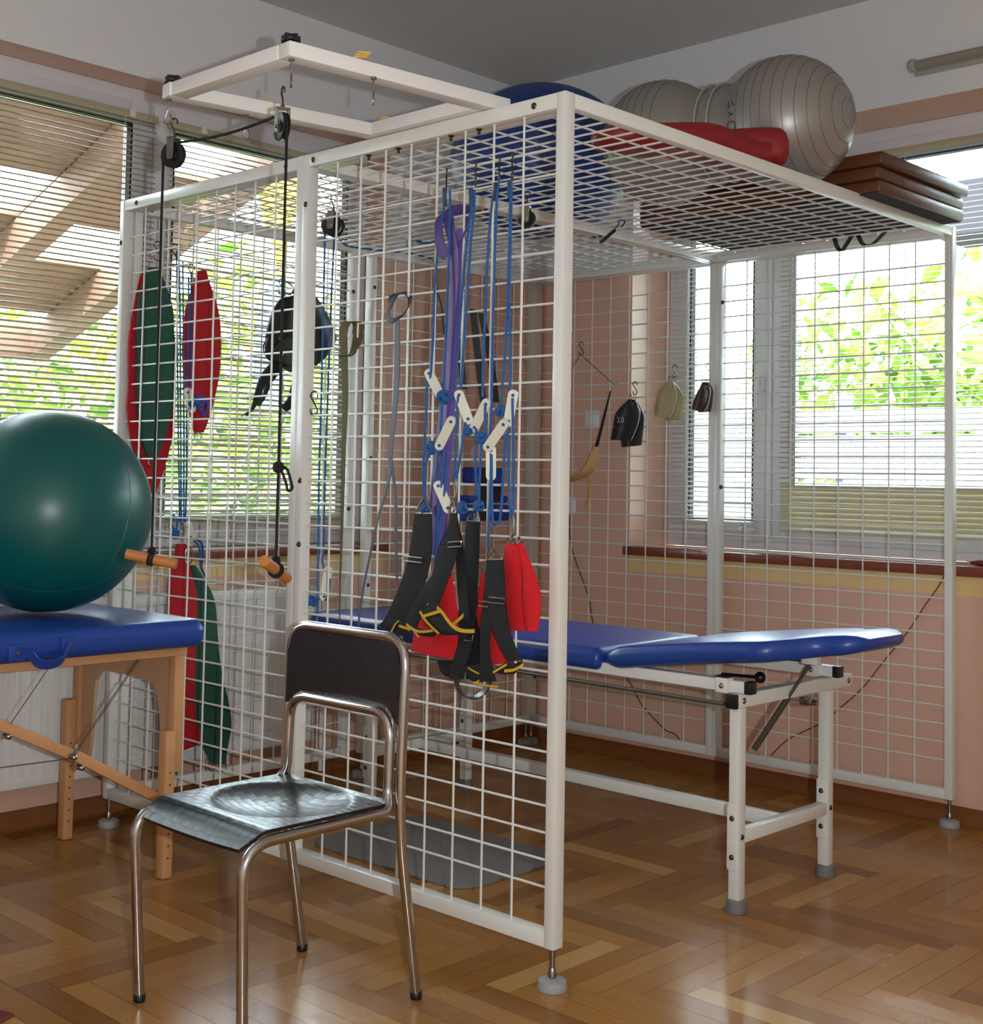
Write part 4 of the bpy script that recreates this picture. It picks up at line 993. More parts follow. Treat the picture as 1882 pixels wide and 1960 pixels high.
# red sagging bolster
bm = B(); ctr = [(-.250, .43, ZR+.030), (-.205, .60, ZR+.045), (-.150, .76, ZR+.066), (-.125, .86, ZR+.060), (-.085, .95, ZR+.044), (-.060, .985, ZR+.048)]
cs = smooth_path([V(q) for q in ctr], 6); n = len(cs); secs = []
for i, c in enumerate(cs):
    t = i/(n-1); d = (cs[min(i+1, n-1)]-cs[max(i-1, 0)]).normalized(); sd_ = d.cross(V((0, 0, 1))).normalized()
    hh = .030+.012*math.sin(pi*t); ww = .085-.02*t; e = min(1, t/.08, (1-t)/.05+.4); hh *= e**.5; ww *= e**.5
    secs.append([c+sd_*a+V((0, 0, b)) for a, b in rrect(2*ww, 2*hh, hh*.92, 6)])
loft(bm, secs)
bol = one('red_bolster', bm, REDVINYL, 'limp red vinyl bolster lying on the roof edge in front of the silver ball', 'bolster', smooth=60)
bm = B(); cs = smooth_path([V(q) for q in ((-.20, .86, ZR+.075), (-.14, .92, ZR+.082), (-.075, .99, ZR+.082), (-.035, 1.045, ZR+.075))], 6); n = len(cs); secs = []
for i, c in enumerate(cs):
    t = i/(n-1); d = (cs[min(i+1, n-1)]-cs[max(i-1, 0)]).normalized(); sd_ = d.cross(V((0, 0, 1))).normalized()
    r_ = .036+.030*t; e = 1 if t < .8 else math.sqrt(max(.03, 1-((t-.8)/.2)**2)); secs.append([c+V((0, 0, -.004*t))+sd_*a*e+V((0, 0, b*e)) for a, b in rrect(2*r_, 2*r_, r_*.85, 6)])
loft(bm, secs); obj('bulging_end', bm, REDVINYL, bol, 60)
# folded brown gym mat: three layers
root = thing('folded_mat', 'brown vinyl gym mat folded in three layers on the back right corner of the roof', 'mat', (-.40, 1.74, ZR+.003))
for k in range(3):
    bm = B(); z0 = ZR+.003+.043*k; ox = (.0, -.004, .012)[k]
    box(bm, -.86, .072+ox, 1.432-.004*k, 2.046+.006*k, z0, z0+.041, bev=.009, seg=3); obj('mat_layer', bm, BROWNVINYL, root)
bm = B(); box(bm, -.855, .062, 1.436, 2.04, ZR+.0018, ZR+.0032); obj('mat_underside', bm, DARKCANVAS, root, 0)
# black straps drooping through the roof mesh from the mat
for (px_, w_, lab) in ((1612, .05, 'black strap loop drooping through the roof mesh, left of the pair under the brown mat'), (1665, .075, 'black strap drooping through the roof mesh, right of the pair under the brown mat')):
    c = P(px_, 452, 1, 2.0); bm = B(); z = ZT-.03
    band(bm, [V((c.x-w_*.6, 2.0, z+.015)), V((c.x-w_*.35, 2.0, z-.020)), V((c.x, 2.0, z-.036 if px_ < 1640 else z-.024)), V((c.x+w_*.3, 2.0, z-.018)), V((c.x+w_*.8, 2.0, z+.015))], .022, (0.2, 1, .2), .003, 5)
    one('hanging_strap', bm, BLACKWEB, lab, 'strap', 'black straps through the roof mesh')

# ------------------------------------------------------------------ radiator, wall fittings
root = thing('radiator', 'white ribbed panel radiator on the left wall under the window', 'radiator', (XL+.06, .0, .14))
rx0, rx1, ry0, ry1, rz0, rz1 = XL+.030, XL+.088, -1.05, .955, .150, .745
bm = B(); prof = []
yv = ry0
while yv < ry1-.02:
    prof += [(yv, 0), (yv+.016, 0), (yv+.021, .006), (yv+.034, .006)]; yv += .0385
prof += [(ry1, 0)]
for d0, s in ((rx1, 1),):
    a = [bm.verts.new((d0-.007+q, y, rz0+.035)) for y, q in prof]; b = [bm.verts.new((d0-.007+q, y, rz1-.035)) for y, q in prof]
    for i in range(len(a)-1): bm.faces.new((a[i], a[i+1], b[i+1], b[i]))
box(bm, rx0, rx1-.008, ry0, ry1, rz0, rz1, bev=.004); box(bm, rx0, rx1, ry0, ry1, rz0, rz0+.036, bev=.006); box(bm, rx0, rx1, ry0, ry1, rz1-.036, rz1, bev=.006)
obj('radiator_panel', bm, RADW, root, 30)
bm = B(); box(bm, rx0-.012, rx1-.006, ry0+.001, ry1+.004, rz1-.004, rz1+.004, bev=.002); obj('top_grille', bm, RADW, root)
bm = B(); c = V((XL+.055, ry1+.075, .700)); lathe(bm, [(0, -.03), (.016, -.03), (.021, -.02), (.022, .02), (.018, .034), (0, .036)], c, (.6, .7, 0), 18); obj('thermostat_knob', bm, mat('ivory_plastic', rgb(214, 200, 160), .4), root)
bm = B(); tube(bm, fillet([V((XL+.055, ry1-.01, .700)), V((XL+.055, ry1+.06, .700)), V((XL+.055, ry1+.06, .02))], .02), .009, 10); obj('pipe', bm, RADW, root)
def wall_plate(px_, py_, nm, lab, kind):
    c = P(px_, py_, 1, YR); bm = B(); box(bm, c.x-.040, c.x+.040, YR-.011, YR+.001, c.z-.040, c.z+.040, bev=.006, seg=3); o = one(nm, bm, PVC, lab, kind)
    bm = B()
    if nm == 'light_switch': box(bm, c.x-.028, c.x+.028, YR-.015, YR-.009, c.z-.030, c.z+.030, bev=.003)
    else: lathe(bm, [(.020, 0), (.024, .001), (.026, .008), (0, .008)], (c.x, YR-.009, c.z), (0, -1, 0), 20)
    obj('rocker' if nm == 'light_switch' else 'socket_well', bm, PVC, o)
wall_plate(1135, 803, 'light_switch', 'white square wall switch on the peach wall behind the back mesh', 'switch')
wall_plate(1090, 968, 'power_socket', 'white wall socket partly hidden behind the near corner post', 'socket')
def wire(nm, pxs, m, lab, y=YR-.006):
    bm = B(); tube(bm, smooth_path([P(x, yy, 1, y) for x, yy in pxs], 5), .0022, 6); return one(nm, bm, m, lab, 'cable')
wire('wall_cable', ((1090, 975), (1092, 1035), (1106, 1085), (1126, 1140), (1138, 1200), (1168, 1260), (1205, 1305), (1226, 1345), (1252, 1375), (1275, 1398), (1292, 1405), (1305, 1421)), BROWNCORD, 'dark cable drooping down the peach wall from the socket behind the treatment table')
wire('wall_cable', ((1812, 1080), (1803, 1112), (1770, 1160), (1735, 1213), (1690, 1268), (1650, 1318), (1600, 1362), (1570, 1385), (1535, 1402), (1505, 1418), (1475, 1447)), REDCORD, 'red brown cable running diagonally down the peach wall behind the table head')
# fluorescent strip above the right window
root = thing('strip_light', 'unlit fluorescent tube fitting on the white wall above the right window', 'lamp', P(1750, 125, 1, YR-.045))
a = P(1748, 126, 1, YR-.045); b = a+V((1.25, 0, 0)); bm = B(); cyl(bm, a+V((.015, 0, 0)), b, .017, 20); obj('fluorescent_tube', bm, TUBEGLASS, root)
bm = B(); lathe(bm, [(.022, 0), (.024, .004), (.024, .02), (.018, .024)], a-V((.012, 0, 0)), (1, 0, 0), 20); obj('end_holder', bm, TUBECOVER, root)
bm = B(); box(bm, a.x-.01, b.x, YR-.020, YR-.001, a.z-.030, a.z+.014, bev=.004); obj('mounting_channel', bm, TUBECOVER, root)
# red object lying on the right sill
root = thing('hand_tool', 'dark red handle lying on the right window sill', 'tool', P(1862, 1078, 1, YR+.02))
c = P(1858, 1076, 1, YR+.02); c.z = SILL+.036
bm = B(); tube(bm, [c+V((.0, 0, 0)), c+V((.03, .004, 0)), c+V((.10, .01, .0))], [.005, .011, .010], 12); obj('grip', bm, mat('dark_red_plastic', rgb(110, 22, 36), .5), root)
bm = B(); tube(bm, [c+V((.0, 0, 0)), c+V((-.012, .002, .006)), c+V((-.02, .002, -.004)), c+V((-.006, 0, -.004))], .0022, 6); obj('steel_end', bm, STEEL, root)
# ================================================================== SLINGS, ROPES AND STRAPS
def E_(x, y, off): return P(x, y, 1, -off)              # point off metres in front of the near mesh wall
def Cc(x, y, off=.03): return P(x, y, 0, XC+off)        # point off metres in front of the left mesh wall
def rope(bm, pts, r=.0032, n=7): tube(bm, smooth_path(pts, 4), r, n); return bm
def ball_knot(bm, c, r=.011, w=.0038, seed=0):
    rr_ = random.Random(seed); c = V(c)
    for k in range(3):
        M = Euler((rr_.uniform(0, 3), rr_.uniform(0, 3), rr_.uniform(0, 3))).to_matrix()
        tube(bm, [c+M @ V((math.cos(t)*r, math.sin(t)*r, .4*r*math.sin(2*t))) for t in [2*pi*i/18 for i in range(18)]], w, 7, closed=True)
    return bm
def cleat(p, q, parent, wdt=.024, th=.008, face=(0.62, -.78, 0)):
    "white plastic rope adjuster: flat bar, rounded ends, two rope holes"
    p, q = V(p), V(q); d = (q-p); L_ = d.length; ey = d.normalized(); nz = V(face); nz = (nz-ey*nz.dot(ey)).normalized(); ex = ey.cross(nz)
    bm = B(); o = (p+q)/2; prism(bm, rrect(wdt, L_, wdt*.48, 6), th, (o, ex, ey))
    es = [e for e in bm.edges if e.calc_face_angle(0) > 1.0]; bmesh.ops.bevel(bm, geom=es, offset=.0015, segments=2, profile=.5, affect='EDGES')
    c = obj('rope_adjuster', bm, CLEAT, parent, 40)
    bm = B()
    for s in (-1, 1): lathe(bm, [(0, -.0003), (.0042, -.0003), (.0042, .0006), (0, .0006)], o+ey*(s*(L_/2-wdt*.55))+nz*(th/2), nz, 12)
    obj('rope_hole', bm, BLUEROPE, c); return c
def carabiner(parent, c, h=.05, w=.026, rz=0.0, name='carabiner'):
    bm = B(); c = V(c); M = Matrix.Rotation(rz, 3, 'Z'); pts = [(-.25*w, 0), (.25*w, 0), (.5*w, -.25*h), (.42*w, -.85*h), (.15*w, -h), (-.2*w, -h), (-.42*w, -.85*h), (-.5*w, -.25*h)]
    tube(bm, [c+M @ V((a, 0, b)) for a, b in [(p.x, p.z) for p in smooth_path([V((a, 0, b)) for a, b in pts], 4, True)]], .0022, 7, closed=True); return obj(name, bm, STEEL, parent)
def tri_ring(parent, a, b, c):
    bm = B(); tube(bm, [V(p) for p in fillet([(V(a)+V(b))/2, a, c, b, (V(a)+V(b))/2], .006, 4)], .0024, 7); return obj('triangle_ring', bm, STEEL, parent)

# --- the four blue ropes on the near wall: a loop from the S hook, adjusters, carabiner
def rope_set(label, hook, strands, cleats, knots, rings, off):
    root = thing('suspension_rope', label, 'rope', hook, 0, 'blue suspension ropes on the near mesh wall')
    bm = B()
    for st_ in strands: rope(bm, [E_(x, y, o) for x, y, o in st_])
    obj('cord', bm, BLUEROPE, root)
    for a, b, o in cleats: cleat(E_(*a, o), E_(*b, o-.004), root)
    if knots:
        for i, (x, y, o, r) in enumerate(knots):
            bm = B(); ball_knot(bm, E_(x, y, o), r, r*.36, i+int(x)); obj('knot', bm, BLUEROPE, root)
    for (x, y, o, h) in rings: carabiner(root, E_(x, y, o), h, .024, -.5)
    bm = B(); x, y, o = strands[0][0]
    c0, c1 = E_(x-1, y, o), E_(x-1, y+34, o); tube(bm, [c0, c1], .0058, 8); obj('whipping', bm, mat('dark_tape', rgb(52, 52, 60), .5), root)
    return root
o1 = .020
rope_set('leftmost blue suspension rope on the near mesh, hanging in front of the purple band', hk[0]-V((0, 0, .05)),
    [[(852, 360, .012), (850, 396, .020), (838, 480, .034), (832, 560, .036), (829, 650, .036), (825, 712, .036), (822, 740, .036)], [(861, 362, .012), (862, 398, .020), (860, 470, .034), (857, 560, .038), (852, 680, .038), (849, 752, .038)],
     [(818, 722, .034), (815, 800, .034), (811, 890, .034), (812, 968, .034)], [(846, 775, .036), (843, 830, .036), (838, 880, .036), (832, 930, .036)], [(826, 855, .045), (815, 890, .045), (814, 930, .045), (815, 975, .045)]],
    [((818, 708), (851, 772), .034)], [(850, 760, .044, .014), (826, 857, .046, .013), (815, 974, .046, .011)], [], o1)
rope_set('second blue suspension rope from the left, above the middle black strap', hk[1]-V((0, 0, .05)),
    [[(903, 362, .012), (903, 390, .020), (893, 470, .030), (885, 560, .034), (876, 680, .036), (872, 745, .036)], [(908, 364, .012), (908, 392, .020), (901, 470, .030), (895, 560, .034), (887, 680, .036), (882, 748, .036)],
     [(877, 758, .05), (873, 840, .05), (870, 918, .05)], [(891, 808, .05), (884, 860, .05), (874, 915, .05)], [(858, 868, .05), (852, 930, .05), (846, 985, .05), (836, 1045, .05), (834, 1075, .05)], [(850, 860, .05), (845, 930, .05), (838, 1000, .045), (834, 1080, .045)]],
    [((876, 748), (900, 812), .044), ((868, 798), (838, 860), .052), ((836, 922), (862, 982), .052)], [(896, 825, .05, .009), (885, 972, .06, .012)], [(872, 915, .052, .048)], o1)
rope_set('third blue suspension rope from the left, its adjuster leaning left', hk[2]-V((0, 0, .05)),
    [[(950, 350, .012), (942, 388, .020), (935, 470, .028), (929, 600, .032), (925, 700, .034), (924, 760, .034)], [(955, 350, .012), (951, 388, .020), (947, 500, .028), (943, 650, .032), (941, 780, .034), (937, 850, .036), (940, 880, .04), (938, 960, .04), (934, 1050, .04)],
     [(929, 772, .046), (928, 830, .046), (922, 850, .046)], [(912, 820, .044), (910, 880, .044), (912, 930, .044), (911, 950, .044)], [(922, 840, .05), (919, 900, .05), (916, 968, .05), (912, 1000, .05)]],
    [((935, 764), (905, 826), .038), ((940, 852), (940, 920), .038)], [(922, 838, .05, .012), (917, 968, .052, .011)], [(937, 1050, .042, .050), (911, 985, .046, .03)], o1)
rope_set('rightmost blue suspension rope on the near mesh, holding the broad red sling', hk[3]-V((0, 0, .05)),
    [[(977, 345, .012), (977, 390, .018), (975, 470, .024), (972, 575, .026), (968, 660, .028), (962, 740, .03), (958, 790, .03)], [(979, 345, .012), (979, 390, .018), (977, 470, .024), (975, 575, .026), (977, 660, .028), (977, 720, .03), (976, 752, .03)],
     [(981, 762, .05), (983, 850, .05), (983, 950, .05), (982, 988, .05)], [(972, 815, .05), (974, 880, .05), (975, 950, .05), (979, 990, .05)], [(968, 830, .045), (964, 900, .045), (960, 970, .045), (956, 1000, .045), (951, 1000, .045)], [(941, 870, .045), (942, 960, .045), (944, 1002, .045), (950, 1002, .045)]],
    [((984, 746), (972, 816), .042), ((970, 804), (930, 862), .056)], [(958, 786, .036, .011)], [(981, 986, .050, .050)], o1)

# --- purple resistance band looped over a wire
root = thing('resistance_band', 'broad purple latex band knotted over a wire and hanging among the blue ropes', 'band', E_(870, 460, .02))
g = P(868, 430, 1, YW); zc = RZ(g.z)
bm = B(); band(bm, [E_(893, 402, -.045), E_(893, 430, -.03), E_(884, 455, .0), E_(868, 478, .028), E_(855, 488, .032), E_(843, 470, .034), E_(840, 440, .030), E_(846, 410, .012), E_(868, 402, -.030), E_(890, 404, -.04)], .034, [(.3, .3, .9), (.6, .2, .8), (.75, .1, .7), (.9, 0, .5), (.8, 0, .6), (.7, 0, .7), (.6, .2, .8), (.4, .6, .6), (.2, .5, .9), (.3, .3, .9)], .0028, 6); obj('knot_loop', bm, PURPLE, root, 60)
bm = B(); band(bm, [E_(856, 405, .010), E_(862, 440, .024), E_(871, 490, .030), E_(869, 560, .028), E_(860, 650, .026), E_(851, 760, .025), E_(842, 860, .024), E_(832, 950, .024), E_(826, 1015, .024)], [.034, .036, .031, .030, .032, .034, .034, .032, .028], [(.9, .25, .1)]+[(1, -.1, 0)]*8, .0024, 6); obj('front_strand', bm, PURPLE, root, 60)
bm = B(); band(bm, [E_(880, 440, .012), E_(876, 520, .018), E_(872, 650, .016), E_(864, 780, .016), E_(856, 880, .015), E_(850, 960, .015), E_(846, 1030, .015), E_(838, 1062, .017), E_(828, 1050, .020), E_(826, 1015, .024)], [.020, .022, .020, .022, .026, .026, .026, .030, .030, .028], [(1, .2, 0)]*10, .0024, 6); obj('back_strand', bm, mat('light_purple_latex', rgb(112, 92, 168), .45), root, 60)
# --- grey exercise band and olive strap
root = thing('exercise_band', 'long grey rubber band knotted on a wire, its two tails spreading apart', 'band', E_(757, 600, .0))
bm = B(); band(bm, [E_(747, 575, .012), E_(752, 566, -.02), E_(768, 560, -.035), E_(784, 566, -.02), E_(783, 585, .004), E_(770, 604, .016), E_(752, 614, .020), E_(743, 608, .018), E_(746, 590, .016), E_(758, 566, .012), E_(768, 562, -.01)], .017, [(.5, .5, .7), (.3, .9, .2), (.2, .9, .3), (.3, .8, .4), (.5, .2, .8), (.7, 0, .7), (.6, 0, .8), (.5, 0, .8), (.8, 0, .4), (.9, .2, .2), (.5, .7, .2)], .003, 6); obj('knot_loop', bm, DGREYRUB, root, 60)
bm = B(); band(bm, [E_(760, 612, .018), E_(761, 650, .014), E_(760, 720, .012), E_(754, 800, .012), E_(748, 860, .012), E_(748, 884, .012), E_(752, 904, .012), E_(757, 950, .012), E_(758, 1020, .012), E_(760, 1105, .012), E_(762, 1120, .012)], [.016, .018, .018, .017, .016, .014, .013, .013, .012, .008, .005], [(1, 0, 0)]*6+[(1, -.3, 0)]*5, .003, 6); obj('tail', bm, GREYRUB, root, 60)
bm = B(); band(bm, [E_(748, 880, .010), E_(747, 905, .010), E_(736, 950, .010), E_(722, 1000, .010), E_(707, 1070, .010), E_(695, 1130, .010), E_(688, 1180, .010), E_(685, 1215, .010)], [.014, .013, .011, .010, .009, .008, .007, .006], [(1, -.3, .1)]*8, .003, 6); obj('tail', bm, GREYRUB, root, 60)
root = thing('webbing_strap', 'olive green webbing strap looped over a wire, tapering as it twists down', 'strap', E_(668, 640, .0))
bm = B(); band(bm, [E_(684, 640, -.02), E_(686, 622, -.022), E_(678, 616, -.005), E_(664, 618, .008), E_(658, 636, .016), E_(659, 680, .018), E_(661, 760, .016), E_(658, 860, .016), E_(656, 960, .016), E_(653, 1060, .016), E_(651, 1120, .016), E_(650, 1215, .016)], [.030, .032, .034, .034, .032, .028, .026, .022, .017, .011, .006, .004], [(.3, .9, 0), (.4, .8, 0), (.6, .6, 0), (.9, .2, 0), (1, 0, 0), (1, 0, 0), (1, -.1, 0), (1, -.2, 0), (1, -.3, 0), (1, -.3, 0), (1, -.3, 0), (1, -.3, 0)], .0022, 6); obj('long_strand', bm, OLIVE, root, 60)
bm = B(); band(bm, [E_(686, 640, -.02), E_(682, 660, -.004), E_(674, 676, .014), E_(668, 682, .018)], [.030, .028, .024, .022], [(.4, .8, .1), (.7, .4, .2), (1, 0, .2), (1, 0, 0)], .0022, 6); obj('short_strand', bm, OLIVE, root, 60)
bm = B(); tube(bm, smooth_path([E_(648, 681, .020), E_(664, 681, .022), E_(674, 680, .020), E_(682, 673, .018)], 4), .0022, 6); obj('tie', bm, mat('dark_olive', rgb(52, 48, 30), .8), root)
# --- pulley rope with adjuster beside the middle post (inside the cage)
def I_(x, y, off=.075): return P(x, y, 1, off)
root = thing('suspension_rope', 'blue rope over the twin pulley, its adjuster low beside the middle post', 'rope', I_(620, 1150), 0, 'blue suspension ropes on the near mesh wall')
bm = B(); rope(bm, [I_(622, 445), I_(619, 600), I_(614, 800), I_(611, 900), I_(609, 1050), I_(607, 1190), I_(606, 1300), I_(606, 1330)]); rope(bm, [I_(640, 448), I_(633, 600), I_(626, 800), I_(622, 920), I_(619, 1045), I_(617, 1075), I_(622, 1092)]); rope(bm, [I_(632, 1108), I_(629, 1130), I_(624, 1148), I_(612, 1146), I_(600, 1150)]); obj('cord', bm, BLUEROPE, root)
cleat(I_(629, 1084), I_(620, 1150), root)
bm = B(); ball_knot(bm, I_(597, 1150), .013, .0046, 4); obj('knot', bm, BLUEROPE, root)
# blue rope along the far top rail of the left mesh
root = thing('guide_rope', 'blue rope slung along the top of the left mesh with a snap hook', 'rope', P(760, 475, 0, XC+.02))
K_ = lambda x, y, o=.02: P(x, y, 0, XC+o)
bm = B(); rope(bm, [K_(645, 452), K_(665, 470), K_(700, 476), K_(745, 481), K_(790, 486), K_(830, 496)], .0036); rope(bm, [K_(832, 505), K_(834, 530), K_(838, 560), K_(846, 590), K_(850, 640)], .0036); rope(bm, [K_(796, 460, .3), K_(812, 464, .3), K_(835, 462, .3)], .006); obj('cord', bm, BLUEROPE, root)
cleat(K_(826, 504), K_(842, 484), root); carabiner(root, K_(785, 450, .3), .05, .024, .8)

# --- black suspension slings with yellow trim
def sling_parts(root, strips, trims, buckles, rings=()):
    for Lx, Rx, o, w in strips:
        bm = B(); Lq = smooth_path([E_(x, y, o+d) for x, y, d in [(q+(0,))[:3] for q in Lx]], 4); Rq = smooth_path([E_(x, y, o+d) for x, y, d in [(q+(0,))[:3] for q in Rx]], 4)
        sheet(bm, Lq, Rq, .003, None, 4, w); obj('strap', bm, BLACKWEB, root, 60)
    for pts, o, wd in trims:
        bm = B(); band(bm, [E_(x, y, o) for x, y in pts], wd, [(0.15, -.1, 1)]*len(pts) if abs(pts[0][0]-pts[-1][0]) > abs(pts[0][1]-pts[-1][1]) else [(1, -.3, .3)]*len(pts), .0025, 5); obj('yellow_trim', bm, YELLOW, root, 60, label='yellow webbing trim')
    for a, b, o in buckles:
        bm = B(); p, q = E_(*a, o), E_(*b, o); dn = V((0, 0, -.012)); tube(bm, [p, q, q+dn, p+dn], .0020, 7, closed=True); obj('buckle', bm, STEEL, root)
    for a, b, c, o in rings: tri_ring(root, E_(*a, o), E_(*b, o), E_(*c, o))
SG = 'black suspension slings with yellow trim'
root = thing('suspension_sling', 'leftmost black webbing sling, its yellow trimmed pad above the chair back', 'sling', E_(770, 1215, .06), 0, SG)
sling_parts(root, [([(794, 984), (784, 1060), (766, 1120), (742, 1175), (728, 1198)], [(826, 984), (826, 1060), (812, 1120), (788, 1178), (770, 1204)], .060, .002),
    ([(806, 1062), (806, 1080), (786, 1150), (772, 1190)], [(824, 1060), (820, 1090), (800, 1150), (786, 1192)], .046, .002),
    ([(727, 1196), (738, 1203), (760, 1212), (775, 1222)], [(745, 1182), (758, 1186), (778, 1192), (786, 1212)], .066, .004)],
    [([(749, 1210), (756, 1196), (764, 1188)], .074, .006), ([(764, 1198), (774, 1201), (785, 1205)], .076, .006)], [((772, 1064), (808, 1068), .066)], [((795, 982), (829, 983), (812, 952), .052)])
root = thing('suspension_sling', 'middle black webbing sling, its broad yellow trimmed pad over the red cloth', 'sling', E_(850, 1200, .11), 0, SG)
sling_parts(root, [([(862, 982), (855, 1020), (842, 1050), (826, 1105), (806, 1150)], [(872, 982), (880, 1030), (875, 1060), (858, 1110), (838, 1160)], .112, .002),
    ([(866, 984, 0), (872, 1040, 0), (874, 1090, 0), (878, 1150, 0), (884, 1188, 0)], [(874, 984, 0), (886, 1040, 0), (892, 1090, 0), (896, 1150, 0), (898, 1186, 0)], .092, .002),
    ([(824, 1105), (806, 1130), (786, 1165), (774, 1190)], [(838, 1110), (824, 1140), (806, 1180), (796, 1205)], .098, .002),
    ([(802, 1170), (818, 1196), (838, 1212), (860, 1216), (880, 1214), (905, 1208)], [(834, 1150), (846, 1165), (858, 1184), (870, 1198), (888, 1206), (908, 1207)], .116, .004),
    ([(778, 1193), (790, 1206), (808, 1217), (830, 1219)], [(790, 1196), (806, 1204), (824, 1206), (838, 1204)], .102, .003)],
    [([(804, 1170), (812, 1184), (824, 1198), (840, 1213)], .124, .008), ([(808, 1180), (822, 1176), (842, 1170)], .124, .008), ([(837, 1163), (848, 1174), (856, 1186), (868, 1199), (884, 1207), (908, 1208)], .124, .009), ([(778, 1195), (798, 1208), (822, 1208), (838, 1203)], .108, .006), ([(790, 1204), (802, 1220)], .108, .005), ([(866, 1196), (876, 1188), (887, 1178)], .100, .010)],
    [((858, 1038), (883, 1036), .118)], [((860, 982), (874, 982), (867, 955), .104)])
root = thing('suspension_sling', 'black webbing sling hanging straight and ending in the lowest open loop', 'sling', E_(898, 1342, .05), 0, SG)
sling_parts(root, [([(893, 997), (889, 1060), (884, 1120), (878, 1180), (872, 1240), (864, 1275), (861, 1300)], [(919, 999), (917, 1060), (914, 1120), (910, 1180), (902, 1240), (892, 1275), (887, 1300)], .066, .001),
    ([(900, 1180), (897, 1240), (893, 1280), (893, 1300)], [(925, 1180), (922, 1230), (918, 1270), (915, 1300)], .040, .001),
    ([(837, 1262), (842, 1280), (850, 1292), (862, 1296)], [(872, 1264), (872, 1276), (870, 1286), (866, 1292)], .036, .003)], [], [((890, 1216), (905, 1217), .070)], [((893, 997), (919, 999), (912, 972), .056)])
bm = B(); band(bm, [E_(873, 1286, .064), E_(876, 1315, .062), E_(888, 1332, .056), E_(906, 1336, .044), E_(922, 1328, .030), E_(934, 1312, .022), E_(938, 1296, .016)], .030, [(.9, -.43, .0)]*7, .003, 6); obj('loop', bm, BLACKP, root, 60)
root = thing('suspension_sling', 'black webbing sling nearest the corner post, splitting into two yellow edged tails', 'sling', E_(955, 1316, .08), 0, SG)
sling_parts(root, [([(932, 1072), (929, 1110), (926, 1150), (920, 1200), (919, 1250), (918, 1305)], [(950, 1072), (949, 1110), (944, 1150), (940, 1200), (938, 1250), (950, 1304)], .094, .001),
    ([(946, 1072), (943, 1110), (937, 1150), (942, 1200), (958, 1240), (972, 1266)], [(964, 1071), (966, 1110), (968, 1150), (974, 1200), (986, 1235), (1000, 1264)], .100, .002),
    ([(890, 1276), (896, 1296), (908, 1306)], [(924, 1268), (932, 1286), (936, 1300)], .078, .004), ([(943, 1285), (960, 1290), (985, 1290)], [(972, 1266), (988, 1270), (1000, 1264)], .090, .003)],
    [([(944, 1287), (956, 1280), (970, 1272)], .106, .006), ([(966, 1284), (984, 1282), (1002, 1272)], .106, .007), ([(906, 1306), (930, 1312), (953, 1314)], .102, .004), ([(896, 1278), (906, 1284), (918, 1290)], .088, .003), ([(910, 1308), (917, 1303)], .104, .006)],
    [((917, 1150), (936, 1152), .100), ((936, 1143), (966, 1146), .106)], [((933, 1071), (964, 1071), (949, 1048), .092)])
# --- red slings
RG = 'bright red quilted slings on the near mesh wall'
def red_sling(label, folds, rings, base):
    root = thing('red_sling', label, 'sling', base, 0, RG)
    for Lx, Rx, o, bl in folds:
        bm = B(); sheet(bm, smooth_path([E_(x, y, o) for x, y in Lx], 5), smooth_path([E_(x, y, o) for x, y in Rx], 5), .005, None, 8, bl); obj('cloth', bm, REDCLOTH, root, 60)
    for x, y, o in rings:
        bm = B(); c = E_(x, y, o); tube(bm, [c+V((.0085*math.cos(t)*.8, -.0085*math.cos(t)*.5, .0085*math.sin(t))) for t in [2*pi*i/20 for i in range(20)]], .0021, 7, closed=True); obj('ring', bm, STEEL, root)
red_sling('broad red cloth sling closest to the corner post', [([(968, 1041), (963, 1090), (964, 1140), (970, 1185), (974, 1208)], [(998, 1040), (1012, 1080), (1024, 1115), (1032, 1155), (1030, 1205)], .060, .012),
    ([(996, 1040), (1000, 1090), (1000, 1150), (1004, 1195), (1010, 1209)], [(999, 1040), (1018, 1085), (1033, 1130), (1034, 1170), (1029, 1207)], .072, .008)], [(973, 1036, .066), (984, 1037, .068), (994, 1035, .066)], E_(1000, 1210, .06))
red_sling('large red cloth sling spreading behind the middle black pad', [([(856, 1100), (840, 1140), (812, 1165), (796, 1200), (789, 1246)], [(864, 1100), (872, 1150), (880, 1190), (882, 1230), (872, 1262)], .064, .010)], [(861, 1096, .068)], E_(840, 1262, .064))
red_sling('narrow red cloth sling behind the right hand black tails', [([(924, 1098), (914, 1145), (916, 1190), (930, 1240), (938, 1274)], [(932, 1098), (946, 1145), (958, 1190), (970, 1240), (972, 1268)], .054, .006)], [(925, 1092, .058)], E_(945, 1274, .054))

# --- long quilted slings and ropes on the left mesh
def long_sling(label, Lx, Rx, m, o, rings, group='long quilted slings on the left mesh', print_=None):
    root = thing('long_sling', label, 'sling', Cc((Lx[-1][0]+Rx[-1][0])/2, Lx[-1][1], o), 0, group)
    bm = B(); sheet(bm, smooth_path([Cc(x, y, o) for x, y in Lx], 5), smooth_path([Cc(x, y, o) for x, y in Rx], 5), .008, (1, 0, 0), 8, .008); obj('cloth', bm, m, root, 60)
    for x, y in rings:
        bm = B(); c = Cc(x, y, o); tube(bm, [c+V((0, .014*math.cos(t), .014*math.sin(t))) for t in [2*pi*i/20 for i in range(20)]], .0022, 7, closed=True); obj('ring', bm, STEEL, root)
    if print_:
        bm = B()
        for pl in print_: tube(bm, smooth_path([Cc(x, y, o+.013) for x, y in pl], 4), .006, 6)
        obj('print', bm, BLUEPRINT, root, label='blue printed mark')
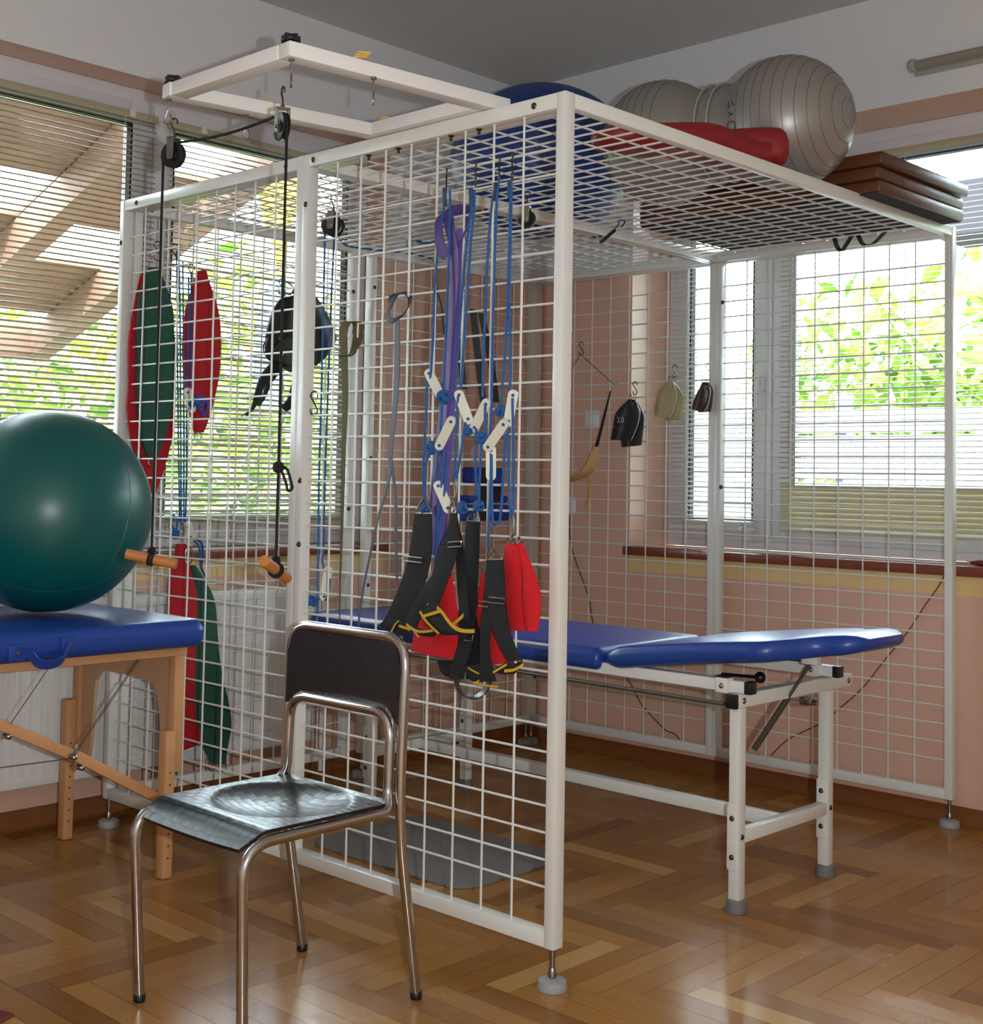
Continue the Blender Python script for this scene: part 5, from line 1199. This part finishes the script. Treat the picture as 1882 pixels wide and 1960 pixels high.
long_sling('long red quilted sling hanging behind the green one at the left end of the mesh', [(272, 520), (262, 560), (247, 650), (246, 740), (243, 780), (250, 840), (262, 880), (277, 930), (284, 945)], [(302, 520), (318, 560), (334, 650), (336, 740), (334, 790), (328, 840), (316, 890), (304, 925), (297, 945)], DREDCLOTH, .030, [(291, 948)])
long_sling('long dark green quilted sling hanging at the left end of the mesh', [(286, 512), (276, 535), (265, 575), (262, 650), (262, 760), (266, 810), (274, 850), (282, 876)], [(304, 512), (316, 545), (330, 590), (333, 660), (331, 760), (325, 800), (312, 845), (300, 876)], GREENCLOTH, .052, [(291, 884)])
long_sling('long red quilted sling with a blue mark near its lower tip', [(378, 518), (370, 545), (356, 590), (350, 650), (352, 720), (360, 775), (367, 805), (372, 828)], [(394, 518), (402, 545), (416, 590), (422, 640), (420, 710), (408, 770), (398, 805), (389, 828)], DREDCLOTH, .034, [(379, 834)], print_=[[(370, 772), (378, 758), (392, 764), (398, 776)], [(384, 778), (390, 768), (398, 780), (386, 796)], [(370, 784), (380, 780), (386, 788)]])
long_sling('long red sling hanging low beside the blue massage table', [(338, 1041), (332, 1075), (322, 1110), (321, 1200), (318, 1300), (318, 1380), (320, 1425), (326, 1444)], [(356, 1041), (362, 1080), (376, 1140), (375, 1200), (372, 1300), (374, 1370), (382, 1418), (350, 1436)], DREDCLOTH, .034, [(338, 1387), (331, 1456)])
long_sling('long dark green sling hanging low, right of the low red one', [(364, 1082), (367, 1105), (372, 1150), (372, 1220), (366, 1300), (362, 1345), (374, 1400), (394, 1440), (406, 1462)], [(374, 1082), (388, 1105), (410, 1150), (416, 1220), (424, 1290), (436, 1340), (442, 1385), (435, 1430), (430, 1462)], GREENCLOTH, .030, [(406, 1468), (428, 1468)])
root = thing('rope_bundle', 'bundle of blue cords with white adjusters hanging on the left mesh between the long slings', 'rope', Cc(345, 1010, .05))
bm = B()
for a in (([(338, 480), (339, 600), (341, 800), (344, 1000)]), ([(343, 470), (345, 650), (346, 840), (347, 1005)]), ([(350, 500), (351, 640), (352, 820), (352, 1000)]), ([(366, 520), (366, 650), (363, 755)]), ([(361, 530), (361, 650), (358, 750), (357, 900), (355, 1000)])): rope(bm, [Cc(x, y, .060) for x, y in a], .0030)
for a in (([(333, 985), (328, 1002), (336, 1018), (340, 1030)]), ([(340, 990), (338, 1010), (332, 1026)]), ([(374, 1030), (386, 1040), (388, 1065), (386, 1088), (398, 1110)]), ([(370, 1034), (382, 1048), (384, 1085)])): rope(bm, [Cc(x, y, .062) for x, y in a], .0042)
obj('cord', bm, BLUEROPE, root)
for a, b in (((358, 742), (368, 790)), ((358, 1000), (368, 1036))): cleat(Cc(*a, .068), Cc(*b, .068), root, .030, .009, (.75, -.6, 0))
bm = B(); ball_knot(bm, Cc(372, 772, .072), .016, .006, 2); ball_knot(bm, Cc(336, 1022, .068), .013, .005, 3); obj('knot', bm, BLUEROPE, root)
for x, y in ((345, 1000), (362, 1050)): carabiner(root, Cc(x, y, .064), .052, .024, 1.2)
# --- black harness
root = thing('body_harness', 'black padded traction harness with dangling straps hung on the left mesh', 'harness', Cc(560, 700, .06))
def pad(Lx, Rx, o, bl, nm='pad'):
    bm = B(); sheet(bm, smooth_path([Cc(x, y, o) for x, y in Lx], 5), smooth_path([Cc(x, y, o) for x, y in Rx], 5), .010, (1, 0, 0), 6, bl); obj(nm, bm, BAGBLACK if nm == 'pad' else BLACKWEB, root, 60)
pad([(536, 572), (522, 596), (512, 630), (509, 655), (514, 678)], [(572, 560), (580, 600), (588, 650), (590, 700), (580, 726)], .050, .022)
pad([(560, 556), (575, 590), (590, 640), (600, 690), (604, 700)], [(606, 570), (622, 595), (636, 625), (643, 650), (632, 664)], .060, .020)
pad([(512, 646), (508, 668), (516, 690), (540, 690)], [(600, 650), (600, 680), (594, 712), (574, 716)], .072, .014)
pad([(524, 690), (504, 712), (492, 740), (482, 780), (468, 792)], [(548, 692), (522, 714), (504, 742), (496, 768), (474, 796)], .060, .001, 'strap')
pad([(566, 700), (560, 730), (552, 762), (540, 776), (546, 786)], [(586, 700), (580, 730), (572, 762), (562, 776), (550, 787)], .056, .001, 'strap')
pad([(530, 700), (512, 728), (502, 760), (493, 776)], [(540, 702), (522, 726), (508, 760), (496, 778)], .050, .001, 'strap')
pad([(528, 716), (520, 728), (514, 732)], [(540, 698), (532, 716), (520, 732)], .070, .002, 'strap')
bm = B(); tube(bm, smooth_path([Cc(x, y, .058) for x, y in ((522, 648), (508, 655), (504, 665), (508, 680), (518, 688))], 5), .003, 7); tube(bm, smooth_path([Cc(x, y, .06) for x, y in ((536, 560), (534, 548), (548, 540), (562, 552), (556, 564))], 5), .003, 7, closed=True); obj('ring', bm, STEEL, root)
bm = B()
for x, y in ((536, 648), (562, 640), (540, 678), (566, 668), (634, 619)): lathe(bm, [(.006, 0), (.005, .003), (0, .004)], Cc(x, y, .104), (1, 0, 0), 12)
obj('rivet', bm, BRASS, root)
tube_pts = [Cc(x, y, .098) for x, y in ((522, 672), (545, 650), (566, 642), (590, 636))]
bm = B(); tube(bm, smooth_path(tube_pts, 5), .0035, 7); obj('seam_piping', bm, mat('brown_piping', rgb(70, 52, 40), .7), root)
# --- dark bands and blue cuff on the left mesh near the corner
for i, (a, lab) in enumerate((([(869, 586), (876, 640), (884, 700), (888, 745)], 'dark grey rubber band, leftmost of three seen behind the blue ropes'), ([(906, 592), (913, 660), (922, 740), (928, 790)], 'dark grey rubber band, middle of three seen behind the blue ropes'), ([(922, 600), (934, 660), (944, 720), (950, 770)], 'dark grey rubber band, rightmost of three seen behind the blue ropes'))):
    bm = B(); band(bm, [Cc(x, y, .02) for x, y in a], .034, (0.1, 1, 0), .004, 6); one('rubber_band', bm, DGREYRUB, lab, 'band', 'dark bands on the left mesh', 60)
root = thing('foam_cuff', 'blue foam cuff with black straps hung on the left mesh near the corner', 'cuff', Cc(925, 990, .06))
for q in ((892, 894, 952, 925), (884, 948, 962, 962), (880, 966, 964, 996)):
    a, b = Cc(q[0], q[1], .05), Cc(q[2], q[3], .05); bm = B(); box(bm, XC+.02, XC+.09, a.y, b.y, min(a.z, b.z), max(a.z, b.z), bev=.012, seg=3); obj('foam_pad', bm, BLUEFOAM, root)
for q in ((918, 896, 930, 996), (930, 930, 962, 958)):
    a, b = Cc(q[0], q[1], .092), Cc(q[2], q[3], .092); bm = B(); box(bm, XC+.088, XC+.093, a.y, b.y, b.z, a.z, bev=.001); obj('strap', bm, BLACKWEB, root)
# --- weight bags on the back mesh
def Bq(x, y, off=.03): return P(x, y, 1, YB_-off)
def weight_bag(label, m, top, outl, back, o, ringxy, group='leather weight bags on the back mesh', digits=None):
    root = thing('weight_bag', label, 'weight', Bq(outl[3][0], outl[3][1], o), 0, group)
    def lobe(pl, oo, bl):
        n = len(pl)//2; Lp_, Rp_ = pl[:n], pl[n:][::-1]
        bm = B(); sheet(bm, smooth_path([Bq(x, y, oo) for x, y in Lp_], 4), smooth_path([Bq(x, y, oo) for x, y in Rp_], 4), .006, (0, -1, 0), 8, bl); return bm
    obj('front_pouch', lobe(outl, o+.018, .018), m, root, 60); obj('back_pouch', lobe(back, o, .014), m, root, 60)
    bm = B(); sp = [q for q in outl[len(outl)//2:]]; tube(bm, smooth_path([Bq(x-1.5, y, o+.028) for x, y in sp[:-1]], 4), .0016, 5); obj('piping', bm, WHITETHREAD, root)
    for dx in (-4, 4):
        bm = B(); c = Bq(ringxy[0]+dx, ringxy[1], o+.012); tube(bm, [c+V((.010*math.cos(t), -.004*math.cos(t), .012*math.sin(t))) for t in [2*pi*i/18 for i in range(18)]], .0014, 6, closed=True); obj('ring', bm, STEEL, root)
    bm = B()
    for dx in (-3, 3): lathe(bm, [(.0045, 0), (.003, .003), (0, .0035)], Bq(ringxy[0]+dx-2, ringxy[1]+13, o+.030), (0, -1, 0), 10)
    obj('rivet', bm, STEEL, root)
    if digits:
        c = Bq(1188, 804, o+.0405); text('digits', digits, .034, (c, V((.98, -.1, -.05)), V((.05, -.12, 1))), mat('grey_print', rgb(176, 186, 196), .5), root)
    return root
weight_bag('black weight bag marked 2.0 on the back mesh', BAGBLACK, None, [(1204, 765), (1196, 772), (1180, 790), (1175, 815), (1170, 842), (1210, 843), (1222, 815), (1226, 790), (1221, 776), (1216, 765)], [(1208, 772), (1204, 790), (1196, 815), (1190, 840), (1192, 856), (1228, 852), (1232, 815), (1233, 797), (1226, 780), (1218, 768)], .03, (1211, 760), digits='2.0')
weight_bag('khaki weight bag on the back mesh, left of the window blind', BAGTAN, None, [(1280, 730), (1272, 740), (1260, 755), (1256, 778), (1254, 797), (1284, 800), (1293, 780), (1297, 755), (1293, 742), (1288, 730)], [(1284, 735), (1280, 750), (1276, 775), (1274, 795), (1276, 805), (1300, 802), (1306, 775), (1307, 756), (1299, 742), (1290, 732)], .03, (1286, 726))
weight_bag('dark brown weight bag on the back mesh beside the middle post, smallest of the three', BAGBROWN, None, [(1346, 732), (1340, 742), (1332, 758), (1327, 772), (1325, 784), (1350, 787), (1358, 770), (1361, 750), (1359, 740), (1355, 731)], [(1350, 736), (1346, 750), (1340, 770), (1336, 785), (1338, 790), (1360, 788), (1364, 765), (1365, 748), (1362, 740), (1357, 733)], .03, (1352, 727))
# --- neck traction sling
root = thing('chin_sling', 'tan leather chin sling on a thin spreader wire hung from the back mesh', 'sling', Bq(1130, 925, .05))
bm = B(); a, b, c = Bq(1112, 678, .03), Bq(1177, 737, .06), Bq(1072, 742, .0); tube(bm, [c, a, b, b+V((.012, 0, .012))], .0016, 6); obj('spreader_wire', bm, STEEL, root)
bm = B(); band(bm, [Bq(1169, 748, .06), Bq(1160, 785, .065), Bq(1150, 825, .07), Bq(1142, 855, .075)], [.006, .010, .013, .016], (1, .3, .25), .003, 5); obj('black_strap', bm, BLACKWEB, root, 60)
bm = B(); sheet(bm, smooth_path([Bq(x, y, o) for x, y, o in ((1136, 850, .075), (1130, 870, .085), (1120, 892, .095), (1106, 906, .10), (1088, 912, .08), (1076, 912, .05))], 5), smooth_path([Bq(x, y, o) for x, y, o in ((1145, 862, .07), (1145, 880, .065), (1138, 900, .06), (1122, 912, .055), (1095, 922, .045), (1078, 924, .03))], 5), .004, None, 5, .006); obj('leather_cup', bm, TAN, root, 60)
bm = B(); band(bm, [Bq(1128, 908, .06), Bq(1130, 930, .06), Bq(1127, 955, .06), Bq(1122, 976, .06)], [.012, .010, .010, .012], (1, .2, 0), .003, 5); obj('tan_strap', bm, mat('pale_tan_strap', rgb(206, 162, 84), .6), root, 60)
bm = B(); tube(bm, [Bq(1077, 742, .0), Bq(1074, 742, .02), Bq(1071, 760, .03)], .0014, 5); band(bm, [Bq(1072, 750, .03), Bq(1068, 800, .03), Bq(1070, 850, .03)], [.008, .018, .016], (1, .2, 0), .003, 4); obj('far_strap', bm, BLACKWEB, root, 60)
# --- snap clip hanging from the roof wires
root = thing('snap_clip', 'short black clip on a bent hook hanging from the roof mesh right of the corner post', 'clip', P(1170, 455, 2, 2.02))
Q = lambda x, y, z=2.05: P(x, y, 2, z)
bm = B(); tube(bm, smooth_path([Q(1190, 434, 2.052), Q(1197, 424, 2.066), Q(1187, 421, 2.07), Q(1184, 430, 2.06), Q(1176, 440, 2.04), Q(1172, 447, 2.02)], 5), .0022, 7); obj('hook', bm, DSTEEL, root)
bm = B(); a, b = Q(1177, 441, 2.03), Q(1150, 464, 1.985); bar(bm, a, b, .022, .010, bev=.003); obj('clip_body', bm, BLACKP, root)
